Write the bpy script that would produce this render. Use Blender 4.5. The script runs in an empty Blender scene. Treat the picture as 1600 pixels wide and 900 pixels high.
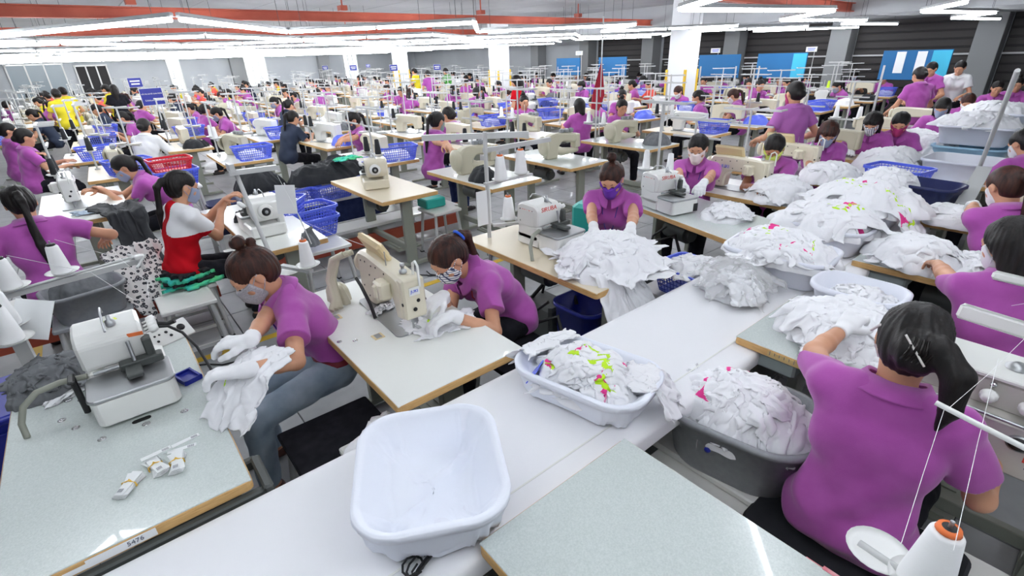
import bpy, math, random
import numpy as np
from mathutils import Vector, Matrix
random.seed(7)
C = bpy.context.scene.collection
PI = math.pi
sc = bpy.context.scene

# ---------------------------------------------------------------- camera, world, exposure
CAM_H = 1.95
cam_d = bpy.data.cameras.new('camera'); cam = bpy.data.objects.new('camera', cam_d); C.objects.link(cam)
cam_d.sensor_width = 36.0; cam_d.lens = 17.55; cam_d.clip_start = 0.05; cam_d.clip_end = 200
# right / up / forward of the camera in world axes: x runs along the packing table, y away to the left, z up
_r = (0.77030, -0.63688, -0.03184); _u = (0.29213, 0.30807, 0.90540); _f = (0.56683, 0.70674, -0.42336)
cam.matrix_world = Matrix(((_r[0], _u[0], -_f[0], 0), (_r[1], _u[1], -_f[1], 0), (_r[2], _u[2], -_f[2], CAM_H), (0, 0, 0, 1)))
sc.camera = cam
world = bpy.data.worlds.new('world'); sc.world = world; world.use_nodes = True
world.node_tree.nodes['Background'].inputs[0].default_value = (0.86, 0.93, 1.0, 1)
world.node_tree.nodes['Background'].inputs[1].default_value = 0.9
sc.view_settings.view_transform = 'Standard'; sc.view_settings.look = 'None'
sc.view_settings.gamma = 1; sc.view_settings.use_curve_mapping = False
sc.view_settings.exposure = 0.82
TUBE_STRENGTH = 26.0

# ---------------------------------------------------------------- materials
def lin(c):
    return tuple(((v / 255) / 12.92 if v / 255 <= 0.04045 else ((v / 255 + 0.055) / 1.055) ** 2.4) for v in c) + (1,)
MATS = {}
def mat(name, rgb, rough=0.5, metal=0.0, noise=None, bump=None, emit=None, alpha=None, spec=None, sheen=0, coat=0, trans=0, stretch=None):
    """noise = (scale, second colour, amount); bump = (scale, strength, distance)"""
    if name in MATS: return MATS[name]
    m = bpy.data.materials.new(name); m.use_nodes = True
    nt = m.node_tree; b = nt.nodes['Principled BSDF']
    b.inputs['Base Color'].default_value = lin(rgb); b.inputs['Roughness'].default_value = rough; b.inputs['Metallic'].default_value = metal
    if spec is not None: b.inputs['Specular IOR Level'].default_value = spec
    if sheen: b.inputs['Sheen Weight'].default_value = sheen
    if coat: b.inputs['Coat Weight'].default_value = coat
    if trans: b.inputs['Transmission Weight'].default_value = trans
    if emit:
        b.inputs['Emission Color'].default_value = lin(emit[0]); b.inputs['Emission Strength'].default_value = emit[1]
    if alpha is not None: b.inputs['Alpha'].default_value = alpha
    tc = nt.nodes.new('ShaderNodeTexCoord'); src = tc.outputs['Object']
    if stretch:
        mp = nt.nodes.new('ShaderNodeMapping'); mp.inputs['Scale'].default_value = stretch
        nt.links.new(src, mp.inputs[0]); src = mp.outputs[0]
    if noise:
        n = nt.nodes.new('ShaderNodeTexNoise'); n.inputs['Scale'].default_value = noise[0]; n.inputs['Detail'].default_value = 5
        nt.links.new(src, n.inputs['Vector'])
        r = nt.nodes.new('ShaderNodeValToRGB'); r.color_ramp.elements[0].position = .5 - .5 * noise[2] * .5; r.color_ramp.elements[1].position = .5 + .25 * noise[2] + .1
        r.color_ramp.elements[0].color = lin(rgb); r.color_ramp.elements[1].color = lin(noise[1])
        nt.links.new(n.outputs['Fac'], r.inputs[0]); nt.links.new(r.outputs[0], b.inputs['Base Color'])
    if bump:
        n2 = nt.nodes.new('ShaderNodeTexNoise'); n2.inputs['Scale'].default_value = bump[0]; n2.inputs['Detail'].default_value = 4
        nt.links.new(src, n2.inputs['Vector'])
        bp = nt.nodes.new('ShaderNodeBump'); bp.inputs['Strength'].default_value = bump[1]; bp.inputs['Distance'].default_value = bump[2]
        nt.links.new(n2.outputs['Fac'], bp.inputs['Height']); nt.links.new(bp.outputs[0], b.inputs['Normal'])
    MATS[name] = m
    return m

# ---------------------------------------------------------------- mesh helpers
def link(o, parent=None):
    C.objects.link(o)
    if parent is not None: o.parent = parent
    return o
def empty(name, loc=(0, 0, 0), rz=0.0, parent=None):
    o = bpy.data.objects.new(name, None); o.empty_display_size = 0.1
    o.location = loc; o.rotation_euler = (0, 0, rz); return link(o, parent)
def tag(o, label=None, cat=None, group=None, kind=None):
    if label: o['label'] = label
    if cat: o['category'] = cat
    if group: o['group'] = group
    if kind: o['kind'] = kind
    return o
def thing(name, label, cat, loc=(0, 0, 0), rz=0.0, group=None):
    return tag(empty(name, loc, rz), label, cat, group)
def kids(o):
    return list(o.children)
def copy_tree(o, parent=None):
    c = o.copy(); C.objects.link(c)
    if parent is not None: c.parent = parent
    for ch in o.children: copy_tree(ch, c)
    return c
def place(proto, used, loc, rz, label=None, group=None, cat=None):
    """first use moves the prototype itself, later ones copy it and its parts"""
    if proto.name in used: o = copy_tree(proto)
    else: o = proto; used.add(proto.name)
    o.location = loc; o.rotation_euler = (0, 0, rz)
    tag(o, label, cat, group)
    return o
USED = set()

class MB:
    def __init__(s): s.v = []; s.f = []; s.m = []; s.mats = []; s.cur = 0; s.sm = []; s.smooth = False; s.T = Matrix()
    def use(s, m, smooth=None):
        if m not in s.mats: s.mats.append(m)
        s.cur = s.mats.index(m)
        if smooth is not None: s.smooth = smooth
        return s
    def add(s, vs, fs, smooth=None):
        n = len(s.v); T = s.T
        s.v += [tuple(T @ Vector(v)) for v in vs]
        s.f += [tuple(i + n for i in f) for f in fs]; s.m += [s.cur] * len(fs); s.sm += [s.smooth if smooth is None else smooth] * len(fs)
        return s
    def box(s, c, sz, rz=0.0, R=None, ch=0.0):
        """box centred at c; ch = edge chamfer"""
        R = R or Matrix.Rotation(rz, 3, 'Z'); c = Vector(c); hx, hy, hz = sz[0] / 2, sz[1] / 2, sz[2] / 2
        if ch <= 0:
            vs = [c + R @ Vector((x * hx, y * hy, z * hz)) for z in (-1, 1) for y in (-1, 1) for x in (-1, 1)]
            return s.add(vs, [(0, 2, 3, 1), (4, 5, 7, 6), (0, 1, 5, 4), (2, 6, 7, 3), (0, 4, 6, 2), (1, 3, 7, 5)], False)
        ch = min(ch, hx * .9, hy * .9, hz * .9)
        def ring(ex, ey, z, k):
            return [(sx * (ex - (k if a else 0)), sy * (ey - (0 if a else k)), z) for sx, sy, a in ((1, 1, 1), (1, 1, 0), (1, -1, 0), (1, -1, 1), (-1, -1, 1), (-1, -1, 0), (-1, 1, 0), (-1, 1, 1))][::-1]
        def ringo(ex, ey, z):
            q = [(ex - ch, ey), (-ex + ch, ey), (-ex, ey - ch), (-ex, -ey + ch), (-ex + ch, -ey), (ex - ch, -ey), (ex, -ey + ch), (ex, ey - ch)]
            return [(x, y, z) for x, y in q]
        rs = [ringo(hx - ch, hy - ch, -hz), ringo(hx, hy, -hz + ch), ringo(hx, hy, hz - ch), ringo(hx - ch, hy - ch, hz)]
        vs = [c + R @ Vector(p) for r in rs for p in r]; fs = []
        for k in range(3):
            for i in range(8): fs.append((k * 8 + i, k * 8 + (i + 1) % 8, k * 8 + 8 + (i + 1) % 8, k * 8 + 8 + i))
        fs.append(tuple(range(7, -1, -1))); fs.append(tuple(range(24, 32)))
        return s.add(vs, fs, False)
    def cyl(s, a, b, r, r2=None, n=12, cap=True, smooth=True):
        a = Vector(a); b = Vector(b); r2 = r if r2 is None else r2; d = (b - a).normalized()
        t = Vector((0, 0, 1)) if abs(d.z) < .9 else Vector((1, 0, 0)); x = d.cross(t).normalized(); y = d.cross(x)
        vs = []
        for p, q in ((a, r), (b, r2)):
            for i in range(n):
                w = 2 * PI * i / n; vs.append(p + (x * math.cos(w) + y * math.sin(w)) * q)
        s.add(vs, [(i, n + i, n + (i + 1) % n, (i + 1) % n) for i in range(n)], smooth)
        if cap: s.add([v for v in vs[:n]], [tuple(range(n))], False); s.add(vs[n:], [tuple(range(n - 1, -1, -1))], False)
        return s
    def tube(s, pts, r, n=8, cap=True):
        pts = [Vector(p) for p in pts]; m = len(pts); rr = r if isinstance(r, (list, tuple)) else [r] * m
        vs = []; px = None
        for k, p in enumerate(pts):
            d = (pts[min(k + 1, m - 1)] - pts[max(k - 1, 0)]).normalized()
            if px is None: t = Vector((0, 0, 1)) if abs(d.z) < .9 else Vector((1, 0, 0)); x = d.cross(t).normalized()
            else: x = (px - d * px.dot(d)).normalized()
            px = x; y = d.cross(x)
            for i in range(n):
                w = 2 * PI * i / n; vs.append(p + (x * math.cos(w) + y * math.sin(w)) * rr[k])
        fs = [(k * n + i, (k + 1) * n + i, (k + 1) * n + (i + 1) % n, k * n + (i + 1) % n) for k in range(m - 1) for i in range(n)]
        s.add(vs, fs, True)
        if cap: s.add(vs[:n], [tuple(range(n))], False); s.add(vs[-n:], [tuple(range(n - 1, -1, -1))], False)
        return s
    def lathe(s, c, prof, n=20, axis=None, smooth=True):
        """prof = [(radius, height)] bottom to top"""
        c = Vector(c); R = Matrix.Identity(3) if axis is None else Vector((0, 0, 1)).rotation_difference(Vector(axis)).to_matrix()
        vs = []
        for r, z in prof:
            for i in range(n):
                w = 2 * PI * i / n; vs.append(c + R @ Vector((r * math.cos(w), r * math.sin(w), z)))
        m = len(prof)
        fs = [(k * n + i, k * n + (i + 1) % n, (k + 1) * n + (i + 1) % n, (k + 1) * n + i) for k in range(m - 1) for i in range(n)]
        return s.add(vs, fs, smooth)
    def prism(s, pts, z0, z1, axis='z', ch=0.0, org=(0, 0, 0)):
        """closed outline (counter-clockwise) extruded; axis = extrusion axis; ch = chamfer at both ends"""
        n = len(pts); cx = sum(p[0] for p in pts) / n; cy = sum(p[1] for p in pts) / n
        def inset(k):
            out = []
            for i in range(n):
                p = Vector(pts[i]); a = (Vector(pts[i]) - Vector(pts[i - 1])); b = (Vector(pts[(i + 1) % n]) - p)
                a = a.normalized() if a.length else Vector((1, 0)); b = b.normalized() if b.length else a
                na = Vector((-a.y, a.x)); nb = Vector((-b.y, b.x)); q = na + nb
                dd = max(q.dot(na), .4); out.append(p + q * (k / dd))
            return out
        if ch > 0: rings = [(inset(ch), z0), (pts, z0 + ch), (pts, z1 - ch), (inset(ch), z1)]
        else: rings = [(pts, z0), (pts, z1)]
        o = Vector(org)
        def P(x, y, z): return o + (Vector((x, y, z)) if axis == 'z' else Vector((z, x, y)) if axis == 'x' else Vector((y, z, x)))
        vs = [P(p[0], p[1], z) for r, z in rings for p in r]; m = len(rings)
        fs = [(k * n + i, k * n + (i + 1) % n, (k + 1) * n + (i + 1) % n, (k + 1) * n + i) for k in range(m - 1) for i in range(n)]
        fs.append(tuple(range(n - 1, -1, -1))); fs.append(tuple(range((m - 1) * n, m * n)))
        return s.add(vs, fs, False)
    def ell(s, c, r, n=12, m=8):
        vs = []; fs = []
        for j in range(m + 1):
            t = PI * j / m - PI / 2
            for i in range(n):
                w = 2 * PI * i / n; vs.append((c[0] + r[0] * math.cos(t) * math.cos(w), c[1] + r[1] * math.cos(t) * math.sin(w), c[2] + r[2] * math.sin(t)))
        for j in range(m):
            for i in range(n): fs.append((j * n + i, j * n + (i + 1) % n, (j + 1) * n + (i + 1) % n, (j + 1) * n + i))
        return s.add(vs, fs, True)
    def mesh(s, name):
        me = bpy.data.meshes.new(name); me.from_pydata(s.v, [], s.f)
        for m in s.mats: me.materials.append(m)
        me.polygons.foreach_set('material_index', s.m); me.polygons.foreach_set('use_smooth', s.sm); me.update()
        return me
    def build(s, name, parent=None, mesh_name=None):
        return link(bpy.data.objects.new(name, s.mesh(mesh_name or name)), parent)
def M(m, smooth=False): return MB().use(m, smooth)
def rrect(x0, y0, x1, y1, r, n=5):
    out = []
    for cx, cy, a0 in ((x1 - r, y1 - r, 0), (x0 + r, y1 - r, 90), (x0 + r, y0 + r, 180), (x1 - r, y0 + r, 270)):
        for k in range(n + 1):
            w = math.radians(a0 + 90 * k / n); out.append((cx + r * math.cos(w), cy + r * math.sin(w)))
    return out
def roundpoly(pts, r, n=4):
    """fillet the corners of a polygon"""
    out = []; L = len(pts)
    for i in range(L):
        p = Vector(pts[i]); a = Vector(pts[i - 1]) - p; b = Vector(pts[(i + 1) % L]) - p
        rr = r[i] if isinstance(r, (list, tuple)) else r
        k = min(rr, a.length * .45, b.length * .45)
        if k < 1e-4: out.append(tuple(p)); continue
        p0 = p + a.normalized() * k; p1 = p + b.normalized() * k
        for j in range(n + 1):
            t = j / n; q = p0 * (1 - t) ** 2 + p * 2 * t * (1 - t) + p1 * t * t; out.append(tuple(q))
    return out
def mesh_np(name, V, F, mats, smooth=True, mi=None):
    me = bpy.data.meshes.new(name)
    V = np.asarray(V, np.float32); F = np.asarray(F, np.int32); k = F.shape[1]
    me.vertices.add(len(V)); me.vertices.foreach_set('co', V.ravel())
    me.loops.add(F.size); me.loops.foreach_set('vertex_index', F.ravel())
    me.polygons.add(len(F)); me.polygons.foreach_set('loop_start', np.arange(0, F.size, k, dtype=np.int32))
    for m in (mats if isinstance(mats, list) else [mats]): me.materials.append(m)
    if mi is not None: me.polygons.foreach_set('material_index', np.asarray(mi, np.int32))
    me.update(calc_edges=True); me.polygons.foreach_set('use_smooth', [smooth] * len(F)); me.update()
    return me
def obj_np(name, V, F, mats, parent=None, smooth=True, mi=None):
    return link(bpy.data.objects.new(name, mesh_np(name, V, F, mats, smooth, mi)), parent)
def grid_faces(n, m, wrap=False):
    """n rows by m columns; wrap closes the columns"""
    i, j = np.meshgrid(np.arange(n - 1), np.arange(m if wrap else m - 1), indexing='ij')
    a = i * m + j; b = i * m + (j + 1) % m
    return np.stack([a, b, b + m, a + m], -1).reshape(-1, 4)
# value noise on numpy arrays
_PERM = np.random.default_rng(3).random((64, 64, 16)).astype(np.float32)
def vnoise(x, y, z=0.0):
    x, y, z = np.broadcast_arrays(np.asarray(x, np.float32), np.asarray(y, np.float32), np.asarray(z, np.float32))
    xi = np.floor(x).astype(int); yi = np.floor(y).astype(int); zi = np.floor(z).astype(int)
    fx = x - xi; fy = y - yi; fz = z - zi
    fx = fx * fx * (3 - 2 * fx); fy = fy * fy * (3 - 2 * fy); fz = fz * fz * (3 - 2 * fz)
    def g(a, b, c): return _PERM[(xi + a) % 64, (yi + b) % 64, (zi + c) % 16]
    return ((g(0, 0, 0) * (1 - fx) + g(1, 0, 0) * fx) * (1 - fy) + (g(0, 1, 0) * (1 - fx) + g(1, 1, 0) * fx) * fy) * (1 - fz) + \
           ((g(0, 0, 1) * (1 - fx) + g(1, 0, 1) * fx) * (1 - fy) + (g(0, 1, 1) * (1 - fx) + g(1, 1, 1) * fx) * fy) * fz
def ridged(x, y, seed=0.0, octaves=3):
    """sharp crumple folds, 0..1"""
    wx = vnoise(x * .7, y * .7, seed + 3.3) * 2.2; wy = vnoise(x * .7 + 11, y * .7 + 7, seed + 5.1) * 2.2
    t = 0.0; a = 1.0; s = 0.0; f = 1.0
    for k in range(octaves):
        t = t + a * (1 - np.abs(2 * vnoise((x + wx) * f + 9 * k, (y + wy) * f + 4 * k, seed + 1.7 * k) - 1)) ** 1.6; s += a; a *= .5; f *= 2.1
    return t / s
def along(u, v, D):
    """the point D metres in front of the lens at pixel u, v"""
    return Vector([((u - 800) * _r[i] - (v - 450) * _u[i] + 780 * _f[i]) * D / 780 + (CAM_H if i == 2 else 0) for i in range(3)])
def at(u, v, z):
    """the point at height z that stands at pixel u, v of the 1600x900 photograph"""
    d = [(u - 800) * _r[i] - (v - 450) * _u[i] + 780 * _f[i] for i in range(3)]
    t = (z - CAM_H) / d[2]
    return Vector((d[0] * t, d[1] * t, z))
# ---------------------------------------------------------------- bodies: smooth-union distance fields turned into one continuous mesh
class Field:
    def __init__(s, lo, hi, h):
        s.lo = np.array(lo, np.float32); s.h = h
        n = np.ceil((np.array(hi) - np.array(lo)) / h).astype(int) + 1; s.n = n
        s.ax = [s.lo[i] + h * np.arange(n[i], dtype=np.float32) for i in range(3)]
        s.d = np.full(n, 0.2, np.float32)
    def win(s, lo, hi):
        sl = []
        for i in range(3):
            a = max(0, int((lo[i] - s.lo[i]) / s.h)); b = min(s.n[i], int((hi[i] - s.lo[i]) / s.h) + 2)
            if b <= a: return None
            sl.append(slice(a, b))
        X = s.ax[0][sl[0]][:, None, None]; Y = s.ax[1][sl[1]][None, :, None]; Z = s.ax[2][sl[2]][None, None, :]
        return tuple(sl), X, Y, Z
    def comb(s, sl, p, k, op):
        d = s.d[sl]
        if op == 'u':
            if k > 0:
                hh = np.maximum(k - np.abs(d - p), 0) / k; s.d[sl] = np.minimum(d, p) - hh * hh * k * .25
            else: s.d[sl] = np.minimum(d, p)
        else:
            p = -p
            if k > 0:
                hh = np.maximum(k - np.abs(d - p), 0) / k; s.d[sl] = np.maximum(d, p) + hh * hh * k * .25
            else: s.d[sl] = np.maximum(d, p)
    def cone(s, a, b, ra, rb, k=0.02, flat=None, ff=1.0, op='u', grow=0.0):
        """round cone a->b; flat = axis squeezed by the factor ff"""
        a = np.array(a, np.float32); b = np.array(b, np.float32); ra += grow; rb += grow
        m = max(ra, rb) + k + 3 * s.h
        w = s.win(np.minimum(a, b) - m, np.maximum(a, b) + m)
        if w is None: return
        sl, X, Y, Z = w; px = X - a[0]; py = Y - a[1]; pz = Z - a[2]; ba = b - a
        if flat is not None:
            fl = np.array(flat, np.float32); fl = fl / np.linalg.norm(fl)
            q = (px * fl[0] + py * fl[1] + pz * fl[2]) * (ff - 1)
            px = px + q * fl[0]; py = py + q * fl[1]; pz = pz + q * fl[2]; ba = ba + fl * np.dot(ba, fl) * (ff - 1)
        L = float(np.dot(ba, ba)) + 1e-9
        t = np.clip((px * ba[0] + py * ba[1] + pz * ba[2]) / L, 0, 1)
        d = np.sqrt((px - t * ba[0]) ** 2 + (py - t * ba[1]) ** 2 + (pz - t * ba[2]) ** 2) - (ra + (rb - ra) * t)
        s.comb(sl, d, k, op)
    def ell(s, c, r, B=None, k=0.02, op='u', grow=0.0):
        """ellipsoid, B = 3x3 with the local axes as columns"""
        c = np.array(c, np.float32); r = np.array(r, np.float32) + grow; B = np.eye(3) if B is None else np.array(B)
        m = float(max(r)) + k + 3 * s.h; w = s.win(c - m, c + m)
        if w is None: return
        sl, X, Y, Z = w; x = X - c[0]; y = Y - c[1]; z = Z - c[2]
        q = [(x * B[0, i] + y * B[1, i] + z * B[2, i]) / r[i] for i in range(3)]
        l = np.sqrt(q[0] ** 2 + q[1] ** 2 + q[2] ** 2) + 1e-6
        g = np.sqrt((q[0] / r[0]) ** 2 + (q[1] / r[1]) ** 2 + (q[2] / r[2]) ** 2) + 1e-6
        s.comb(sl, l * (l - 1) / g, k, op)
    def cut(s, p, n, k=0.0):
        """keep the side the normal n points away from"""
        n = np.array(n, float); n = n / np.linalg.norm(n)
        d = (s.ax[0][:, None, None] - p[0]) * n[0] + (s.ax[1][None, :, None] - p[1]) * n[1] + (s.ax[2][None, None, :] - p[2]) * n[2]
        s.comb((slice(None),) * 3, -d.astype(np.float32), k, 's')
    def nets(s):
        d = s.d; sg = d < 0
        c = np.zeros(np.array(d.shape) - 1, np.int8)
        for i in (0, 1):
            for j in (0, 1):
                for k in (0, 1): c += sg[i:d.shape[0] - 1 + i, j:d.shape[1] - 1 + j, k:d.shape[2] - 1 + k]
        act = (c > 0) & (c < 8); ijk = np.argwhere(act)
        idx = np.full(c.shape, -1, np.int32); idx[act] = np.arange(len(ijk))
        co = {}
        for i in (0, 1):
            for j in (0, 1):
                for k in (0, 1): co[(i, j, k)] = d[ijk[:, 0] + i, ijk[:, 1] + j, ijk[:, 2] + k]
        acc = np.zeros((len(ijk), 3)); cnt = np.zeros(len(ijk))
        for a in co:
            for ax in range(3):
                if a[ax] == 0:
                    b = list(a); b[ax] = 1; b = tuple(b); da = co[a]; db = co[b]; m = (da < 0) != (db < 0)
                    t = np.where(m, da / np.where(m, da - db, 1), 0); p = np.tile(np.array(a, float), (len(ijk), 1)); p[:, ax] += t
                    acc += p * m[:, None]; cnt += m
        V = (ijk + acc / cnt[:, None]) * s.h + s.lo
        F = []
        for ax in range(3):
            o1, o2 = (ax + 1) % 3, (ax + 2) % 3
            A = [slice(None)] * 3; B_ = [slice(None)] * 3; A[ax] = slice(0, -1); B_[ax] = slice(1, None)
            sa = sg[tuple(A)]; sb = sg[tuple(B_)]; e = np.argwhere(sa != sb)
            e = e[(e[:, o1] > 0) & (e[:, o2] > 0) & (e[:, o1] < c.shape[o1]) & (e[:, o2] < c.shape[o2])]
            fl = sa[e[:, 0], e[:, 1], e[:, 2]]
            def cell(u, v):
                q = e.copy(); q[:, o1] -= u; q[:, o2] -= v; return idx[q[:, 0], q[:, 1], q[:, 2]]
            q = np.stack([cell(1, 1), cell(0, 1), cell(0, 0), cell(1, 0)], 1)
            q[~fl] = q[~fl][:, ::-1]; F.append(q)
        F = np.concatenate(F); F = F[(F >= 0).all(1)]
        return V, F

def v3(*a): return np.array(a, float)
def unit(v): v = np.asarray(v, float); return v / (np.linalg.norm(v) + 1e-9)
def rotm(axis, deg):
    return np.array(Matrix.Rotation(math.radians(deg), 3, Vector(axis)))
def ik(a, t, l1, l2, pole):
    """elbow or knee position between a and t; also the reachable end"""
    a = np.asarray(a, float); t = np.asarray(t, float); d = t - a; L = np.linalg.norm(d)
    if L > (l1 + l2) * .998: t = a + d / L * (l1 + l2) * .998; d = t - a; L = np.linalg.norm(d)
    x = (l1 * l1 - l2 * l2 + L * L) / (2 * L); hh = math.sqrt(max(l1 * l1 - x * x, 0)); u = d / L
    p = np.asarray(pole, float); p = unit(p - u * np.dot(p, u))
    return a + u * x + p * hh, t

def hand(F, w, dr, nrm, side, curl=.6, grow=0.0, scale=1.0, pinch=0.0):
    """palm, four unequal bent fingers and a thumb that leaves the side of the palm; nrm = back of the hand"""
    dr = unit(dr); nrm = unit(nrm - dr * np.dot(nrm, dr)); lat = np.cross(dr, nrm) * side * scale; S = scale
    F.cone(w - dr * .01, w + dr * .03 * S, .024 * S, .03 * S, .012, nrm, 1.5, grow=grow)
    for q in (-1, 1): F.cone(w + dr * .03 * S + lat * .012 * q, w + dr * .078 * S + lat * .021 * q, .02 * S, .017 * S, .012, nrm, 1.35, grow=grow)
    for i, (o, L) in enumerate(((.031, .066), (.0105, .074), (-.0105, .069), (-.031, .054))):
        c = curl * (1 + .12 * i); p = w + dr * .084 * S + lat * o; d = dr + lat * o * 1.6 / S
        for sgm, (fl, r0) in enumerate(((.46, .0092), (.31, .0085), (.25, .0078))):
            ang = c * (.55 + .45 * sgm); d = unit(unit(d) * math.cos(ang) - nrm * math.sin(ang)); e = p + d * L * fl * S
            F.cone(p, e, r0 * S, (r0 - .0008) * S, .004, grow=grow * .8); p = e
    p = w + dr * .02 * S + lat * .024 - nrm * .006; d = unit(dr * .75 + lat / S * (.75 - pinch) - nrm * (.35 + pinch))
    for L, r0 in ((.036, .0125), (.03, .0105), (.024, .0092)):
        e = p + d * L * S; F.cone(p, e, r0 * S, (r0 - .001) * S, .006, grow=grow * .8); p = e; d = unit(d + dr * .28 - nrm * .12 - lat / S * .25)

def head_prims(F, c, B, g=0.0, ears=True, nose=True, face=True):
    """skull, jaw, brow, nose, lips, ears; B columns = right, front, up of the head"""
    L = lambda x, y, z: c + B @ v3(x, y, z)
    F.ell(L(0, -.012, .028), (.073, .09, .083), B, .01, grow=g)
    F.ell(L(0, .018, -.018), (.062, .066, .085), B, .03, grow=g)
    F.cone(L(0, .05, -.072), L(0, .058, -.09), .03, .022, .03, grow=g)
    if face:
        for sx in (-1, 1):
            F.ell(L(.036 * sx, .052, -.03), (.026, .024, .026), B, .02, grow=g)
            F.ell(L(.031 * sx, .09, .006), (.019, .014, .0125), B, .010, 's')
        F.cone(L(-.03, .074, .026), L(.03, .074, .026), .013, .013, .02, grow=g)
    if nose:
        F.cone(L(0, .081, .008), L(0, .1, -.028), .008, .0115, .012, grow=g)
        for sx in (-1, 1): F.cone(L(.009 * sx, .09, -.031), L(.012 * sx, .086, -.032), .007, .006, .008, grow=g)
    if face:
        F.cone(L(-.015, .082, -.054), L(.015, .082, -.054), .0075, .0075, .006, grow=g); F.cone(L(-.012, .081, -.064), L(.012, .081, -.064), .0085, .0085, .006, grow=g)
    if ears:
        for sx in (-1, 1): F.ell(L(.077 * sx, -.008, -.005), (.009, .019, .031), B, .006, grow=g)

SKIN = mat('skin', (214, 160, 128), .5, noise=(6, (198, 142, 112), .6), bump=(90, .15, .001), spec=.4)
SKIN2 = mat('tanned_skin', (184, 126, 96), .5, noise=(6, (170, 112, 84), .6), bump=(90, .15, .001), spec=.4)
HAIR = mat('black_hair', (15, 12, 13), .5, noise=(60, (32, 25, 23), .6), bump=(140, .5, .002), stretch=(1, 1, .12), spec=.35)
HAIRB = mat('brown_hair', (30, 18, 16), .5, noise=(50, (84, 44, 32), .7), bump=(140, .5, .002), stretch=(1, 1, .12), spec=.35)
POLO = mat('purple_pique', (172, 82, 166), .85, noise=(14, (182, 92, 176), .6), bump=(420, .25, .0015), sheen=.3, spec=.15)
POLOD = mat('deep_purple_pique', (128, 50, 132), .85, noise=(14, (140, 60, 144), .6), bump=(420, .25, .0015), sheen=.3, spec=.15)
GLOVE = mat('white_knit', (238, 238, 240), .9, bump=(600, .4, .001), spec=.1)
JEANS = mat('blue_denim', (134, 152, 170), .85, noise=(9, (184, 196, 208), .9), bump=(500, .3, .001), spec=.1)
DARKC = mat('dark_trousers', (26, 26, 32), .85, noise=(20, (38, 38, 44), .6), bump=(300, .2, .001), spec=.15)
NAVYC = mat('navy_denim', (36, 46, 84), .85, noise=(16, (52, 64, 104), .7), bump=(300, .2, .001), spec=.15)
EYEW = mat('eye_white', (228, 222, 218), .3); IRIS = mat('dark_iris', (24, 16, 14), .2); BROW = mat('dark_brow', (34, 22, 20), .8)
SHOE = mat('brown_leather', (86, 44, 32), .45); SOLE = mat('dark_sandal', (40, 34, 34), .6)
WHITEB = mat('white_blouse', (234, 234, 236), .8, bump=(200, .2, .001), spec=.2)

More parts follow.
